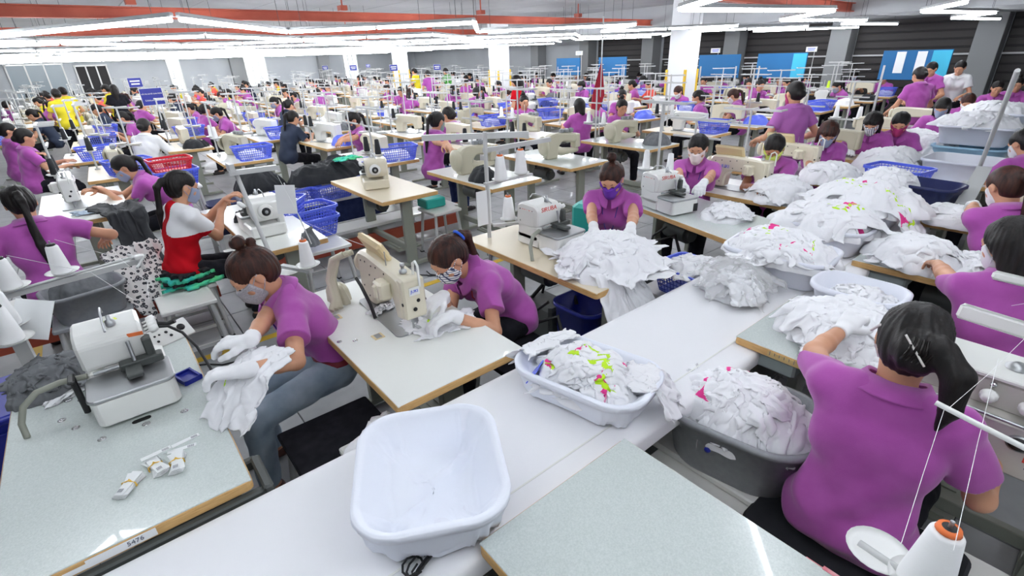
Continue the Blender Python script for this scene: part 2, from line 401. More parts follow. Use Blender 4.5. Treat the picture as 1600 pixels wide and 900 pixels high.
def person(name, label, loc, rz, seat=.46, stand=False, lean=18, twist=0, head=(20, 0, 0), L=(-.14, .42, .84), R=(.14, .42, .84),
           h=.0065, shirt=POLO, skin=SKIN, hair='pony', hairm=HAIR, mask=None, gloves=None, legs=DARKC, sleeve=None, belt=None, group=None,
           collar=True, S=1.0, poleL=(-.6, -.5, -.7), poleR=(.6, -.5, -.7), knees=(.42, .40), lanyard=None, curl=.6, handdir=None, feet=None,
           lod=0, head_at=None, world_hands=False, hem=-.10, ponylen=.24, hairtie=None, cat='person', noslee=False, yoke=None):
    """one seated or standing figure; local axes: x right, y front, z up; origin on the floor under the pelvis"""
    root = thing(name, label, cat, loc, rz, group)
    hz = (.86 if stand else seat + .085)
    P = v3(0, 0, hz); X = v3(1, 0, 0)
    def fwd(deg): a = math.radians(deg); return v3(0, math.sin(a), math.cos(a))
    d1, d2, d3 = fwd(lean * .45), fwd(lean), fwd(lean * 1.35)
    waist = P + .15 * d1; chest = waist + .16 * d2; nb = chest + .165 * d3
    RT = rotm((0, 0, 1), twist); rx = RT @ X
    f3 = unit(np.cross(d3, rx)) * 1.0
    if f3[1] < 0: f3 = -f3
    sL = nb - .045 * d3 - rx * .15 + f3 * .012; sR = nb - .045 * d3 + rx * .15 + f3 * .012
    hp, hy, hr = head
    dn = fwd(lean * .8 + hp * .35); neck_top = nb + .07 * dn
    Bh = rotm((0, 0, 1), hy + twist * .6) @ rotm((1, 0, 0), -hp) @ rotm((0, 1, 0), hr)
    hc = neck_top + .082 * (Bh @ v3(0, .12, 1))
    if head_at is not None:
        q = Matrix.Rotation(rz, 3, 'Z') @ Vector(hc)
        p = at(head_at[0], head_at[1], hc[2]); root.location = (p[0] - q[0], p[1] - q[1], 0)
    if world_hands:
        inv = Matrix.Rotation(-rz, 3, 'Z'); L = v3(*(inv @ (Vector(L) - root.location))); R = v3(*(inv @ (Vector(R) - root.location)))
    root['head'] = [float(t) for t in hc]
    eL, wL = ik(sL, L, .275, .235, poleL); eR, wR = ik(sR, R, .275, .235, poleR)
    hipL, hipR = P + v3(-.088, .01, -.01), P + v3(.088, .01, -.01)
    if stand:
        kL, kR = hipL + v3(-.01, .02, -.39), hipR + v3(.01, .0, -.39); aL, aR = v3(-.095, -.02, .08), v3(.1, .02, .08)
        if feet: aL, aR = v3(*feet[0]), v3(*feet[1])
    else:
        kf = knees[0]
        kL = hipL + v3(-.05, kf, .0); kR = hipR + v3(.05, kf, .0); kL[2] = kR[2] = max(seat - .0, .44)
        aL = v3(kL[0], kL[1] + .02, .08); aR = v3(kR[0], kR[1] - .05, .08)
        if feet: aL, aR = v3(*feet[0]), v3(*feet[1]); 
    allp = np.array([P, hc + v3(0, 0, .16), hc + Bh @ v3(0, -.16, 0), hc + Bh @ v3(0, .14, 0), hc - v3(.13, .13, .13), hc + v3(.13, .13, .13), sL, sR, eL, eR, L, R, wL + (0, .1, 0), wR + (0, .1, 0), kL, kR, aL, aR, hipL, hipR]); pad = .15
    lo = allp.min(0) - pad; hi = allp.max(0) + pad; lo[2] = -.02
    def torso(F, g=0.0):
        F.cone(hipL + v3(.02, -.015, .02), hipR + v3(-.02, -.015, .02), .105, .105, .05, (0, 1, 0), 1.08, grow=g)
        F.cone(P + v3(0, -.005, .04), waist, .115, .098, .06, (0, 1, 0), 1.2, grow=g)
        F.cone(waist - rx * .025, chest - rx * .045, .094, .108, .06, f3, 1.3, grow=g); F.cone(waist + rx * .025, chest + rx * .045, .094, .108, .06, f3, 1.3, grow=g)
        F.cone(chest - rx * .04, nb - .085 * d3 - rx * .07, .106, .08, .05, f3, 1.3, grow=g); F.cone(chest + rx * .04, nb - .085 * d3 + rx * .07, .106, .08, .05, f3, 1.3, grow=g)
        F.cone(sL, nb - .02 * d3 - f3 * .01, .05, .055, .05, grow=g); F.cone(sR, nb - .02 * d3 - f3 * .01, .05, .055, .05, grow=g)
        for q in (-1, 1): F.ell(chest + rx * .062 * q + f3 * .085 + d3 * .02, (.05, .045, .05), None, .05, grow=g)
    # ---- body
    F = Field(lo, hi, h)
    torso(F, -.016)
    F.cone(nb - .03 * d3, neck_top, .052, .047, .03)
    F.cone(neck_top, hc + Bh @ v3(0, -.02, -.03), .046, .05, .02)
    for s_, e_, w_ in ((sL, eL, wL), (sR, eR, wR)):
        F.cone(s_ - v3(0, 0, .012), e_, .038, .036, .03); F.cone(e_, e_ + (w_ - e_) * .35, .036, .035, .015); F.cone(e_ + (w_ - e_) * .35, w_, .035, .023, .01, None)
    for hp_, k_, a_ in ((hipL, kL, aL), (hipR, kR, aR)):
        F.cone(hp_ + v3(0, .03, 0), k_, .066, .05, .04); F.cone(k_, k_ + (a_ - k_) * .4, .05, .05, .015); F.cone(k_ + (a_ - k_) * .4, a_, .05, .034, .01)
        F.cone(a_ + v3(0, -.02, -.035), a_ + v3(0, .1, -.052), .034, .028, .02); F.cone(a_ + v3(0, .1, -.052), a_ + v3(0, .15, -.055), .028, .022, .02, (0, 0, 1), 1.3)
    if lod < 2: head_prims(F, hc, Bh)
    else: head_prims(F, hc, Bh, face=False)
    hd = {}
    for s_, e_, w_, q in ((sL, eL, wL, -1), (sR, eR, wR, 1)):
        dr = unit(w_ - e_); dr = unit(dr + v3(0, 0, -.25))
        if handdir: dr = unit(v3(*handdir[0 if q < 0 else 1]))
        nr = unit(v3(-q * .1, -.2, 1.0) + 0 * dr); hd[q] = (w_, dr, nr)
        hand(F, w_, dr, nr, -q, curl, 0.0, 1.0)
    V, Fc = F.nets(); obj_np('body', V, Fc, skin, root)
    # ---- shirt with short sleeves
    F = Field(np.minimum(lo, lo), hi, h)
    torso(F, .0125)
    seed = (sum(map(ord, label)) % 97) * .37
    V0 = None
    sl_len = .58 if sleeve is None else sleeve
    if not noslee:
        for s_, e_ in ((sL, eL), (sR, eR)):
            u = unit(e_ - s_); G = Field(np.minimum(s_, e_) - .12, np.maximum(s_, e_) + .12, h)
            L_ = .275 * sl_len
            G.cone(s_ - u * .01, s_ + u * L_ * 1.3, .056, .066, 0); G.cut(s_ + u * L_, u); 
            # union the sleeve into the shirt field
            w = F.win(G.lo, G.lo + (G.n - 1) * h)
            off = np.round((G.lo - F.lo) / h).astype(int)
            a = np.maximum(off, 0); b = np.minimum(off + G.n, F.n); sl = tuple(slice(a[i], b[i]) for i in range(3)); gs = tuple(slice(a[i] - off[i], b[i] - off[i]) for i in range(3))
            F.comb(sl, G.d[gs], .018, 'u')
    if sleeve and sleeve > 1:
        for s_, e_, w_ in ((sL, eL, wL), (sR, eR, wR)): F.cone(e_, w_, .055, .04, .02)
    F.cut(P + v3(0, 0, hem), (0, 0, -1)); F.cut(nb + .03 * d3, unit(d3 + f3 * .3), .01)
    # folds
    if lod < 2:
        Xg, Yg, Zg = F.ax[0][:, None, None], F.ax[1][None, :, None], F.ax[2][None, None, :]
        n1 = np.sin(Xg * 31 + 2.2 * np.sin(Zg * 9 + seed) + Yg * 13) * np.sin(Zg * 24 + 2 * np.sin(Xg * 11 + seed) + Yg * 17)
        n2 = np.sin(Xg * 12 - Zg * 38 + Yg * 21 + seed + 2 * np.sin(Xg * 14))
        low = np.clip((chest[2] + .05 - Zg) * 4, .25, 1)
        n3 = np.abs(np.sin(Zg * 26 + Xg * 15 * np.sign(Xg + .001) + 3 * np.sin(Yg * 10 + seed) + seed)) ** 3
        F.d -= (n3 * .005 * np.clip((chest[2] - Zg) * 5, 0, 1)).astype(np.float32)
        F.d += (n1 * .0055 + n2 * .0045 * low + np.abs(np.sin(Xg * 7 + Zg * 19 + 2.5 * np.sin(Yg * 9 + seed))) * .004 * low - .003).astype(np.float32)
    V, Fc = F.nets()
    if yoke is None: obj_np('shirt', V, Fc, shirt, root)
    else:
        ce_ = V[Fc].mean(1); q_ = (ce_[:, 2] > nb[2] - .17 + .25 * np.clip(.1 - np.abs(ce_[:, 0]), 0, .1)) & (np.abs(ce_[:, 0]) > .045); obj_np('shirt', V, Fc, [shirt, yoke], root, True, q_.astype(int))
    # ---- collar: folded band standing round the neck
    if collar and lod < 2:
        n = 30; rings = []
        cc = nb + .004 * d3 + f3 * .004
        for (rr, zz, th) in ((.063, .036, 0), (.07, .045, 0), (.098, .004, 0), (.102, -.002, 0), (.096, -.004, 0), (.066, .03, 0)):
            row = []
            for i in range(n):
                a = math.radians(100 + 340 * i / (n - 1)); fr = max(0, math.sin(a)) ** 2
                row.append(cc + rx * rr * math.cos(a) * 1.1 + f3 * rr * math.sin(a) * (1.05 + .25 * fr) + d3 * (zz - .035 * fr))
            rings.append(row)
        rings.append(rings[0]); obj_np('collar', np.array(rings).reshape(-1, 3), grid_faces(len(rings), n), shirt, root)
    # ---- trousers and shoes
    F = Field(v3(lo[0], lo[1], 0), v3(hi[0], hi[1], P[2] + .12), max(h, .008))
    F.cone(hipL + v3(.02, -.015, .02), hipR + v3(-.02, -.015, .02), .108, .108, .05, (0, 1, 0), 1.14)
    F.cone(P + v3(0, 0, .03), P + v3(0, 0, .1), .1, .09, .05, (0, 1, 0), 1.22)
    for hp_, k_, a_ in ((hipL, kL, aL), (hipR, kR, aR)):
        F.cone(hp_ + v3(0, .035, 0), k_, .083, .068, .04); F.cone(k_, a_ + v3(0, 0, .02), .068, .052, .02)
    if lod < 2:
        Xg, Yg, Zg = F.ax[0][:, None, None], F.ax[1][None, :, None], F.ax[2][None, None, :]
        F.d += (np.sin(Yg * 55 + 3 * np.sin(Xg * 20) + Zg * 25) * np.sin(Xg * 22 + Zg * 31) * .003).astype(np.float32)
    F.cut((0, 0, .085), (0, 0, -1)); F.cut(P + v3(0, 0, .09), (0, 0, 1)); V, Fc = F.nets(); obj_np('trousers', V, Fc, legs, root)
    if lod < 2:
        for a_ in (aL, aR):
            F = Field(a_ - .1, a_ + v3(.1, .24, .06), .008); F.cone(a_ + v3(0, -.02, -.04), a_ + v3(0, .1, -.05), .041, .036, .01); F.cone(a_ + v3(0, .1, -.05), a_ + v3(0, .155, -.054), .036, .03, .01, (0, 0, 1), 1.2)
            F.cut((0, 0, .006), (0, 0, -1)); F.cut(a_ + v3(0, 0, -.012), (0, 0, 1)); V, Fc = F.nets(); obj_np('shoe', V, Fc, SHOE if legs is JEANS else SOLE, root)
    if belt:
        b = M(belt, True); pts = []
        F = Field(v3(-.25, -.25, P[2] + .045), v3(.25, .25, P[2] + .095), .006)
        F.cone(hipL + v3(.02, -.015, .02), hipR + v3(-.02, -.015, .02), .113, .113, .05, (0, 1, 0), 1.14); F.cone(P + v3(0, 0, .03), P + v3(0, 0, .1), .116, .106, .05, (0, 1, 0), 1.2)
        F.cut(P + v3(0, 0, .056), (0, 0, -1)); F.cut(P + v3(0, 0, .094), (0, 0, 1)); V, Fc = F.nets(); obj_np('belt', V, Fc, belt, root)
    # ---- eyes and brows
    Lh = lambda x, y, z: hc + Bh @ v3(x, y, z)
    if lod == 0:
        for sx in (-1, 1):
            e = M(EYEW); e.T = Matrix.Translation(Vector(Lh(.031 * sx, .0735, .006))) @ Matrix(Bh.tolist()).to_4x4()
            e.ell((0, 0, 0), (.0125, .0115, .0115)); e.use(IRIS); e.ell((0, .0065, -.004), (.0062, .0062, .0062), 10, 6)
            e.use(skin); e.ell((0, -.0002, .0035), (.0145, .0135, .0105), 12, 8); e.use(BROW); e.tube([(-.0125, .0085, -.001), (-.006, .0125, -.0045), (0, .0138, -.0055), (.006, .0125, -.0045), (.0125, .0085, -.001)], .0014, 5)
            e.build('eye', root)
            e = M(BROW); e.tube([Lh(.014 * sx, .089, .024), Lh(.028 * sx, .087, .03), Lh(.044 * sx, .077, .027)], [.002, .003, .0015], 6); e.build('eyebrow', root)
    # ---- mask
    if mask is not None:
        hm = min(h, .006) if lod == 0 else h
        F = Field(hc - .16, hc + .16, hm)
        head_prims(F, hc, Bh, .009, ears=False, nose=False, face=False)
        F.cone(Lh(0, .088, -.018), Lh(0, .09, -.06), .018, .022, .03, grow=.006); F.cone(Lh(0, .05, -.08), Lh(0, .06, -.092), .03, .024, .03, grow=.007)
        n0 = Bh @ v3(0, .25, 1); F.cut(Lh(0, .1, -.006), n0, .004); F.cut(Lh(0, .08, -.112), Bh @ v3(0, -.2, -1), .004)
        for sx in (-1, 1): F.cut(Lh(.066 * sx, .03, -.02), Bh @ v3(.35 * sx, -1, .15), .004)
        V, Fc = F.nets(); mk = obj_np('face_mask', V, Fc, mask, root)
        if lod == 0:
            e = M(mask)
            for sx in (-1, 1):
                e.tube([Lh(.06 * sx, .045, -.02), Lh(.078 * sx, .008, .01), Lh(.084 * sx, -.012, .02)], .0022, 5); e.tube([Lh(.058 * sx, .035, -.075), Lh(.076 * sx, .0, -.04), Lh(.084 * sx, -.018, -.02)], .0022, 5)
            e.build('ear_loop', mk)
    # ---- hair
    F = Field(hc - v3(.2, .3, .45), hc + v3(.2, .25, .22), max(min(h, .006), .006) if lod == 0 else h)
    F.ell(Lh(0, -.016, .034), (.084, .1, .09), Bh, .01)
    F.ell(Lh(0, -.045, -.005), (.077, .072, .085), Bh, .03)
    if hair in ('bob', 'long'):
        for sx in (-1, 1): F.cone(Lh(.06 * sx, -.02, 0), Lh(.066 * sx, .005 if hair == 'bob' else -.03, -.12), .034, .024, .03)
        F.cone(Lh(0, -.06, 0), Lh(0, -.075, -.13), .07, .05, .03, Bh @ v3(0, 1, 0), 1.2)
    # open the face and the nape
    F.ell(Lh(0, .122, -.026), (.069, .092, .092), Bh, .012, 's')
    if hair not in ('bob', 'long'):
        F.cut(Lh(0, -.03, -.078), Bh @ v3(0, .35, -1), .01)
        for sx in (-1, 1): F.ell(Lh(.088 * sx, .012, -.042), (.036, .052, .068), Bh, .008, 's')
    else:
        F.ell(Lh(0, .11, -.12), (.05, .09, .09), Bh, .015, 's')
    if hair == 'bob':
        F.ell(Lh(0, .064, .055), (.062, .026, .03), Bh, .02)
        F.cone(Lh(-.045, .075, .04), Lh(.045, .075, .04), .016, .016, .01)
    bk = Lh(0, -.115, .02)
    if hair == 'pony':
        F.cone(Lh(0, -.1, .03), Lh(0, -.135, .025), .026, .02, .015); q1 = Lh(0, -.16, -.02); dn_ = unit(v3(0, -.15, -1) + .3 * (Bh @ v3(0, 0, -1)))
        F.cone(Lh(0, -.135, .025), q1, .02, .025, .012); F.cone(q1, q1 + dn_ * ponylen * .6, .025, .024, .012, Bh @ v3(0, 1, 0), 1.3); F.cone(q1 + dn_ * ponylen * .6, q1 + dn_ * ponylen, .024, .006, .012)
    if hair == 'long':
        q1 = Lh(0, -.1, -.06); dn_ = unit(v3(0, -.1, -1)); F.cone(q1, q1 + dn_ * .28, .07, .03, .03, (0, 1, 0), 1.6)
    if hair == 'bun': F.ell(Lh(0, -.065, .142), (.036, .036, .032), Bh, .008); F.ell(Lh(0.02, -.1, .1), (.022, .022, .022), Bh, .01)
    if hair == 'low':
        F.ell(Lh(0, -.105, -.03), (.05, .04, .042), Bh, .012)
    if hair == 'clip':
        F.ell(Lh(.01, -.11, -.005), (.062, .05, .062), Bh, .015); q0 = Lh(.045, -.135, .02); q1 = Lh(.1, -.15, -.03); q2 = q1 + v3(.012, 0, -.1)
        F.cone(Lh(.02, -.13, .0), q0, .035, .035, .01); F.cone(q0, q1, .034, .034, .01); F.cone(q1, q2, .034, .022, .01); F.cone(q2, q2 + v3(-.012, .0, -.07), .022, .006, .01)
    if lod == 0:
        Xg, Yg, Zg = F.ax[0][:, None, None] - hc[0], F.ax[1][None, :, None] - hc[1], F.ax[2][None, None, :] - hc[2]
        F.d += (np.sin(np.arctan2(Xg, -Yg + .02) * 34 + Zg * 22) * .0018 + np.sin(Xg * 150 + 3 * np.sin(Zg * 14)) * .0014 + np.sin(Xg * 17 + Yg * 23 + Zg * 9) * .002).astype(np.float32)
    V, Fc = F.nets(); hr_ = obj_np('hair', V, Fc, hairm, root)
    if hair == 'clip':
        e = M(IRIS)
        for k in range(5): e.tube([Lh(-.02 + .012 * k, -.158, -.03), Lh(-.012 + .012 * k, -.172, .0), Lh(-.01 + .01 * k, -.16, .035)], .0035, 5)
        e.use(EYEW); e.tube([Lh(-.03, -.165, .035), Lh(.03, -.172, -.03)], .003, 5); e.build('claw_clip', hr_); tag(hr_.children[-1], kind='stuff')
        e = M(EYEW); e.tube([Lh(-.1, -.0, .0), Lh(-.085, -.06, .03)], .004, 6); e.build('hair_pin', hr_)
    if hairtie is not None and hair == 'pony':
        e = M(hairtie); p0 = Lh(0, -.13, .026); pts = []
        a_ = Vector(unit(Bh @ v3(0, 1, .1))); t1 = a_.orthogonal().normalized(); t2 = a_.cross(t1)
        e.tube([Vector(p0) + (t1 * math.cos(w * PI / 6) + t2 * math.sin(w * PI / 6)) * .03 for w in range(13)], .008, 6); e.build('hair_tie', hr_)
    # ---- gloves
    if gloves is not None:
        for q in (-1, 1):
            if gloves[0 if q < 0 else 1] is None: continue
            w_, dr, nr = hd[q]; F = Field(w_ - .16, w_ + .2, .0045 if lod == 0 else h)
            hand(F, w_, dr, nr, -q, curl, .0045, 1.0); e_ = eL if q < 0 else eR; u = unit(e_ - w_)
            F.cone(w_, w_ + u * .055, .029, .034, .01); F.cut(w_ + u * .05, u)
            V, Fc = F.nets(); obj_np('glove', V, Fc, gloves[0 if q < 0 else 1], root)
    if lanyard is not None:
        e = M(lanyard); cf = chest + f3 * .142 + d3 * -.02
        e.tube([nb - rx * .062 + d3 * .012, nb - rx * .058 + f3 * .055 - d3 * .02, nb - rx * .05 + f3 * .115 - d3 * .07, cf - rx * .03, cf - d3 * .07 + f3 * .008], .0035, 5)
        e.tube([nb + rx * .062 + d3 * .012, nb + rx * .058 + f3 * .055 - d3 * .02, nb + rx * .05 + f3 * .115 - d3 * .07, cf + rx * .03, cf - d3 * .07 + f3 * .008], .0035, 5)
        e.build('lanyard', root)
    return root
# ---------------------------------------------------------------- surface materials of the workshop
LAMG = mat('grey_weave_laminate', (196, 205, 202), .22, noise=(220, (222, 228, 225), 1.0), bump=(260, .05, .0004), spec=.5, coat=.5)
LAMW = mat('white_laminate', (232, 233, 228), .3, spec=.5, coat=.2); LAMC = mat('cream_laminate', (226, 214, 190), .35, spec=.5)
PLY = mat('plywood_edge', (196, 152, 92), .6, noise=(18, (226, 186, 126), .9), stretch=(1, 1, 9), bump=(60, .3, .001))
STEELG = mat('grey_green_enamel', (150, 154, 142), .45); STEELD = mat('dark_grey_steel', (74, 78, 76), .5); BLK = mat('black_plastic', (20, 20, 22), .4)
CREAM = mat('cream_enamel', (222, 214, 192), .3, coat=.3); CREAM2 = mat('ivory_plastic', (226, 206, 160), .45); OFFW = mat('white_enamel', (232, 232, 228), .3, coat=.3)
BEIGE = mat('beige_enamel', (196, 190, 168), .4); CHROME = mat('polished_steel', (200, 200, 202), .22, metal=1.0); STEEL = mat('brushed_steel', (176, 178, 180), .38, metal=.9)
GALV = mat('white_painted_steel', (200, 201, 200), .45); PLASW = mat('white_plastic', (236, 236, 234), .4); RUB = mat('grey_hose', (150, 152, 140), .5)
YARNW = mat('white_thread', (242, 242, 242), .8, bump=(300, .5, .001), stretch=(.1, .1, 3)); YARNB = mat('black_thread', (26, 28, 32), .7, bump=(300, .5, .001), stretch=(.1, .1, 3))
YARNN = mat('neon_thread', (210, 240, 60), .7); YARNP = mat('pink_thread', (240, 60, 140), .7); YARNR = mat('red_plastic', (200, 40, 44), .5)
BLUEP = mat('blue_plastic', (92, 112, 232), .35, spec=.5); BLUED = mat('dark_blue_plastic', (24, 38, 150), .35); NAVYP = mat('navy_plastic', (30, 38, 88), .4); GREYP = mat('grey_plastic', (150, 153, 156), .45, noise=(40, (138, 141, 145), .6), spec=.4)
REDP = mat('red_basket_plastic', (206, 34, 54), .35); TEALP = mat('teal_plastic', (44, 172, 160), .4); WHITEP = mat('white_tub_plastic', (232, 234, 244), .35)
WCLOTH = mat('white_jersey', (240, 240, 243), .9, bump=(420, .25, .001), spec=.12); WCLOTH2 = mat('off_white_jersey', (228, 229, 232), .9, bump=(420, .25, .001), spec=.12)
BLUEW = mat('bluish_white_lining', (238, 241, 250), .9, spec=.12, bump=(350, .2, .001)); BLKC = mat('black_nylon', (30, 32, 36), .65, noise=(12, (44, 46, 50), .7), spec=.3); GRYC = mat('grey_jersey', (104, 107, 110), .9, noise=(30, (122, 124, 127), .7), bump=(300, .3, .001))
PINK = mat('pink_print', (240, 60, 150), .8); LIME = mat('lime_print', (196, 236, 40), .8); CYANC = mat('turquoise_print', (40, 190, 190), .8, noise=(9, (110, 230, 120), .9)); ORG = mat('orange_cap', (236, 120, 60), .5)
FILM = mat('clear_film', (250, 250, 252), .2, alpha=.22, bump=(40, .9, .01), spec=.7); PAPER = mat('white_paper', (238, 240, 240), .8); INK = mat('grey_ink', (110, 112, 124), .8); YBAND = mat('yellow_rubber', (236, 190, 70), .6)
REDB = mat('red_oxide_paint', (176, 78, 58), .6, noise=(3, (196, 98, 74), .7)); TILEM = mat('floor_tile', (150, 152, 154), .4, noise=(5, (172, 174, 176), .8), coat=.05); GROUT = mat('dark_grout', (84, 86, 88), .9); YLINE = mat('yellow_floor_paint', (226, 186, 60), .6)

# ---------------------------------------------------------------- builders, each made round its own origin
def screw_row(b, pts, r=.011):
    for x, y, z in pts: b.lathe((x, y, z), [(0.0001, .003), (r * .6, .003), (r, .0012), (r, 0)][::-1], 10)
def desk(w=.62, d=1.24, top=LAMW, edge=PLY, full=True, z=.775, drawer=None, name='sewing_desk', motor=True):
    """long side on y; operator on +x"""
    t = empty(name)
    M(top).box((0, 0, z - .004), (w - .006, d - .006, .008), ch=.002).build('table_top', t)
    b = M(edge)
    b.prism(rrect(-w / 2, -d / 2, w / 2, d / 2, .02, 3), z - .038, z - .003, ch=.002); b.build('edge_board', t)
    for sy in (-1, 1):
        g = M(STEELG); y = sy * d * .36
        g.box((0, y, .04), (w * .9, .05, .035), ch=.004); g.box((.02, y, .38), (.11, .045, .68), ch=.004); g.box((0, y, z - .055), (w * .8, .06, .03), ch=.004)
        if full:
            for sx in (-1, 1): g.cyl((sx * w * .4, y, 0), (sx * w * .4, y, .025), .02, n=8)
        g.build('leg', t)
    if full:
        M(STEELG).box((.02, 0, .2), (.04, d * .72, .06), ch=.004).build('stretcher', t)
        if motor:
            g = M(STEELD); g.cyl((.02, .08, .55), (.02, .32, .55), .075, n=16); g.box((.02, .2, .65), (.1, .12, .16), ch=.01); g.cyl((.02, .04, .55), (.02, .08, .55), .05, n=16); g.build('motor', t)
        g = M(STEELG); g.box((.12, -.05, .12), (.28, .36, .02), ch=.004)
        for k in range(5): g.box((.02 + .05 * k, -.05, .133), (.02, .3, .008))
        g.build('treadle', t)
        if drawer: M(drawer).box((.14, -d / 2 + .12, z - .075), (.26, .2, .06), ch=.008).build('drawer', t)
    return t

def lockstitch(full=True, body=CREAM, pad=True):
    """bed along y, needle end at -y, handwheel at +y"""
    t = empty('lockstitch_machine')
    if full:
        b = M(STEEL); b.prism(rrect(-.095, -.27, .095, .24, .03), 0, .008); b.build('bed_plate', t)
    else: M(STEEL).box((0, 0, .004), (.19, .5, .008)).build('bed_plate', t)
    # side silhouette in the y-z plane: column, arm, head
    sil = [(-.26, .075), (-.19, .055), (-.165, .15), (-.12, .165), (.06, .16), (.09, .12), (.1, .012), (.25, .012), (.26, .05), (.26, .25), (.235, .285), (.12, .295), (-.2, .285), (-.245, .275), (-.265, .24)]
    b = M(body); b.prism(roundpoly(sil, .02, 3)[::-1] if False else roundpoly(sil, .02, 3), -.055, .055, axis='x', ch=.014)
    b.build('arm', t)
    h = M(body); h.prism(roundpoly([(-.285, .08), (-.2, .07), (-.195, .28), (-.285, .28)], .016, 3), -.05, .062, axis='x', ch=.01)
    h.build('needle_head', t)
    n = M(STEEL, True); n.cyl((.0, -.24, .012), (0, -.24, .1), .005, n=8); n.cyl((.02, -.24, .03), (.02, -.24, .1), .005, n=8); n.box((.01, -.24, .055), (.03, .02, .03), ch=.003); n.box((.02, -.24, .012), (.018, .05, .006)); n.build('presser_foot', t)
    w = M(body, True); w.lathe((0, .262, .2), [(.03, 0), (.06, .006), (.066, .02), (.06, .035), (.03, .04), (.0001, .04)], 24, (0, 1, 0)); w.use(BLK); w.lathe((0, .303, .2), [(.02, 0), (.02, .006), (.0001, .006)], 14, (0, 1, 0)); w.build('handwheel', t)
    if full:
        d = M(BLK)
        for y, z in ((-.1, .26), (-.05, .2), (0, .26), (.06, .25), (.14, .25), (.2, .24), (.14, .06), (.2, .1), (-.15, .2), (.03, .19), (.1, .19)): d.lathe((.0555, y, z), [(.0048, 0), (.0048, .002), (.0001, .002)], 8, (1, 0, 0)); d.lathe((-.0555, y, z), [(.0048, 0), (.0048, .002), (.0001, .002)], 8, (-1, 0, 0))
        for y, z in ((-.27, .16), (-.225, .13), (-.225, .16)): d.lathe((.06, y, z), [(.008, 0), (.008, .004), (.0001, .004)], 10, (1, 0, 0)); d.lathe((-.05, y, z), [(.008, 0), (.008, .004), (.0001, .004)], 10, (-1, 0, 0))
        d.lathe((0, -.286, .13), [(.01, 0), (.01, .003), (.0001, .003)], 10, (0, -1, 0)); d.lathe((.02, -.286, .17), [(.009, 0), (.009, .003), (.0001, .003)], 10, (0, -1, 0))
        tag(d.build('screw_heads', t), kind='stuff')
        e = M(body); e.box((-.085, -.13, .2), (.06, .085, .09), ch=.01); e.box((-.1, -.13, .2), (.06, .03, .07), ch=.008); e.build('side_cover', t)
        g = M(OFFW, True); g.tube([(.03, -.24, .28), (.03, -.25, .34), (.03, -.275, .355), (.03, -.295, .34), (.03, -.297, .24)], .006, 6); g.build('finger_guard', t)
        k = M(STEEL, True); k.lathe((0, -.2, .285), [(.018, 0), (.018, .012), (.008, .016), (.008, .03), (.011, .032), (.011, .045), (.0001, .046)], 14); k.build('pressure_knob', t)
        k = M(STEEL, True); k.cyl((-.03, -.08, .29), (-.03, -.08, .36), .0025, n=6); k.build('thread_pin', t)
    if pad:
        p = M(CREAM2); p.T = Matrix.Translation((.0, .1, .31)) @ Matrix.Rotation(math.radians(-28), 4, 'Y')
        p.box((0, 0, .02), (.035, .27, .11), ch=.012); p.box((.02, 0, .02), (.012, .2, .07), ch=.004); p.build('control_panel', t)
    return t

def overlock(full=True, body=OFFW, base=OFFW, slot=True):
    """cloth plate block at -y, head casing at +y, operator on +x"""
    t = empty('overlock_machine')
    b = M(base); b.prism(rrect(-.13, -.19, .13, .0, .03), .012, .115, ch=.006); b.build('plate_block', t)
    b = M(STEEL); b.prism(rrect(-.135, -.195, .135, .005, .03), .113, .128, ch=.004); b.build('cloth_plate', t)
    b = M(body); b.box((0, .1, .05), (.25, .22, .09), ch=.012); b.box((-.1, .1, .1), (.05, .2, .1), ch=.01)
    b.build('base', t)
    sil = [(-.0, .15), (.19, .12), (.215, .16), (.205, .27), (.16, .295), (.03, .29), (-.01, .26)]
    b = M(body); b.prism(roundpoly(sil, .018, 3), -.125, .085, axis='x', ch=.01); b.box((-.1275, .1, .2), (.004, .13, .1), ch=.001); b.build('head_casing', t)
    m = M(STEELD); m.box((.05, -.03, .15), (.14, .05, .03), ch=.004); m.box((.02, -.09, .145), (.05, .09, .018), ch=.003); m.box((.085, -.01, .19), (.03, .05, .09), ch=.005)
    m.use(STEEL, True); m.cyl((.03, -.05, .13), (.03, -.02, .24), .007, n=8); m.cyl((-.1, -.02, .15), (.1, -.02, .15), .008, n=8); m.box((.03, -.07, .133), (.03, .08, .008), ch=.002); m.build('presser_arm', t)
    if full:
        k = M(PLASW, True)
        for i in range(4): k.lathe((.09, .02 + .035 * i, .235 - .0 * i), [(.004, 0), (.004, .015), (.013, .018), (.015, .03), (.013, .045), (.0001, .048)], 12, (1, 0, .3))
        tag(k.build('tension_dials', t))
        e = M(STEEL, True); e.tube([(-.02, -.02, .3), (-.02, .08, .335), (-.02, .16, .33), (-.02, .19, .3)], .004, 6); e.lathe((.0, .05, .293), [(.016, 0), (.016, .02), (.007, .025), (.007, .04), (.0001, .042)], 12); e.build('thread_guide', t)
        d = M(BLK)
        for x, y, z in ((-.127, .05, .17), (-.127, .05, .25), (-.127, .17, .25), (-.127, .17, .17)): d.lathe((x + .0015, y, z), [(.005, 0), (.005, .002), (.0001, .002)], 8, (-1, 0, 0))
        if slot: d.box((.1, -.192, .05), (.04, .006, .06))
        tag(d.build('screw_heads', t), kind='stuff')
    w = M(OFFW, True); w.lathe((.0, .215, .2), [(.05, 0), (.055, .01), (.05, .022), (.03, .026)], 20, (0, 1, 0)); w.use(BLK); w.lathe((0, .238, .2), [(.032, 0), (.03, .006), (.0001, .006)], 16, (0, 1, 0)); w.use(STEEL); w.lathe((0, .245, .2), [(.012, 0), (.012, .006), (.0001, .006)], 12, (0, 1, 0)); w.build('handwheel', t)
    return t

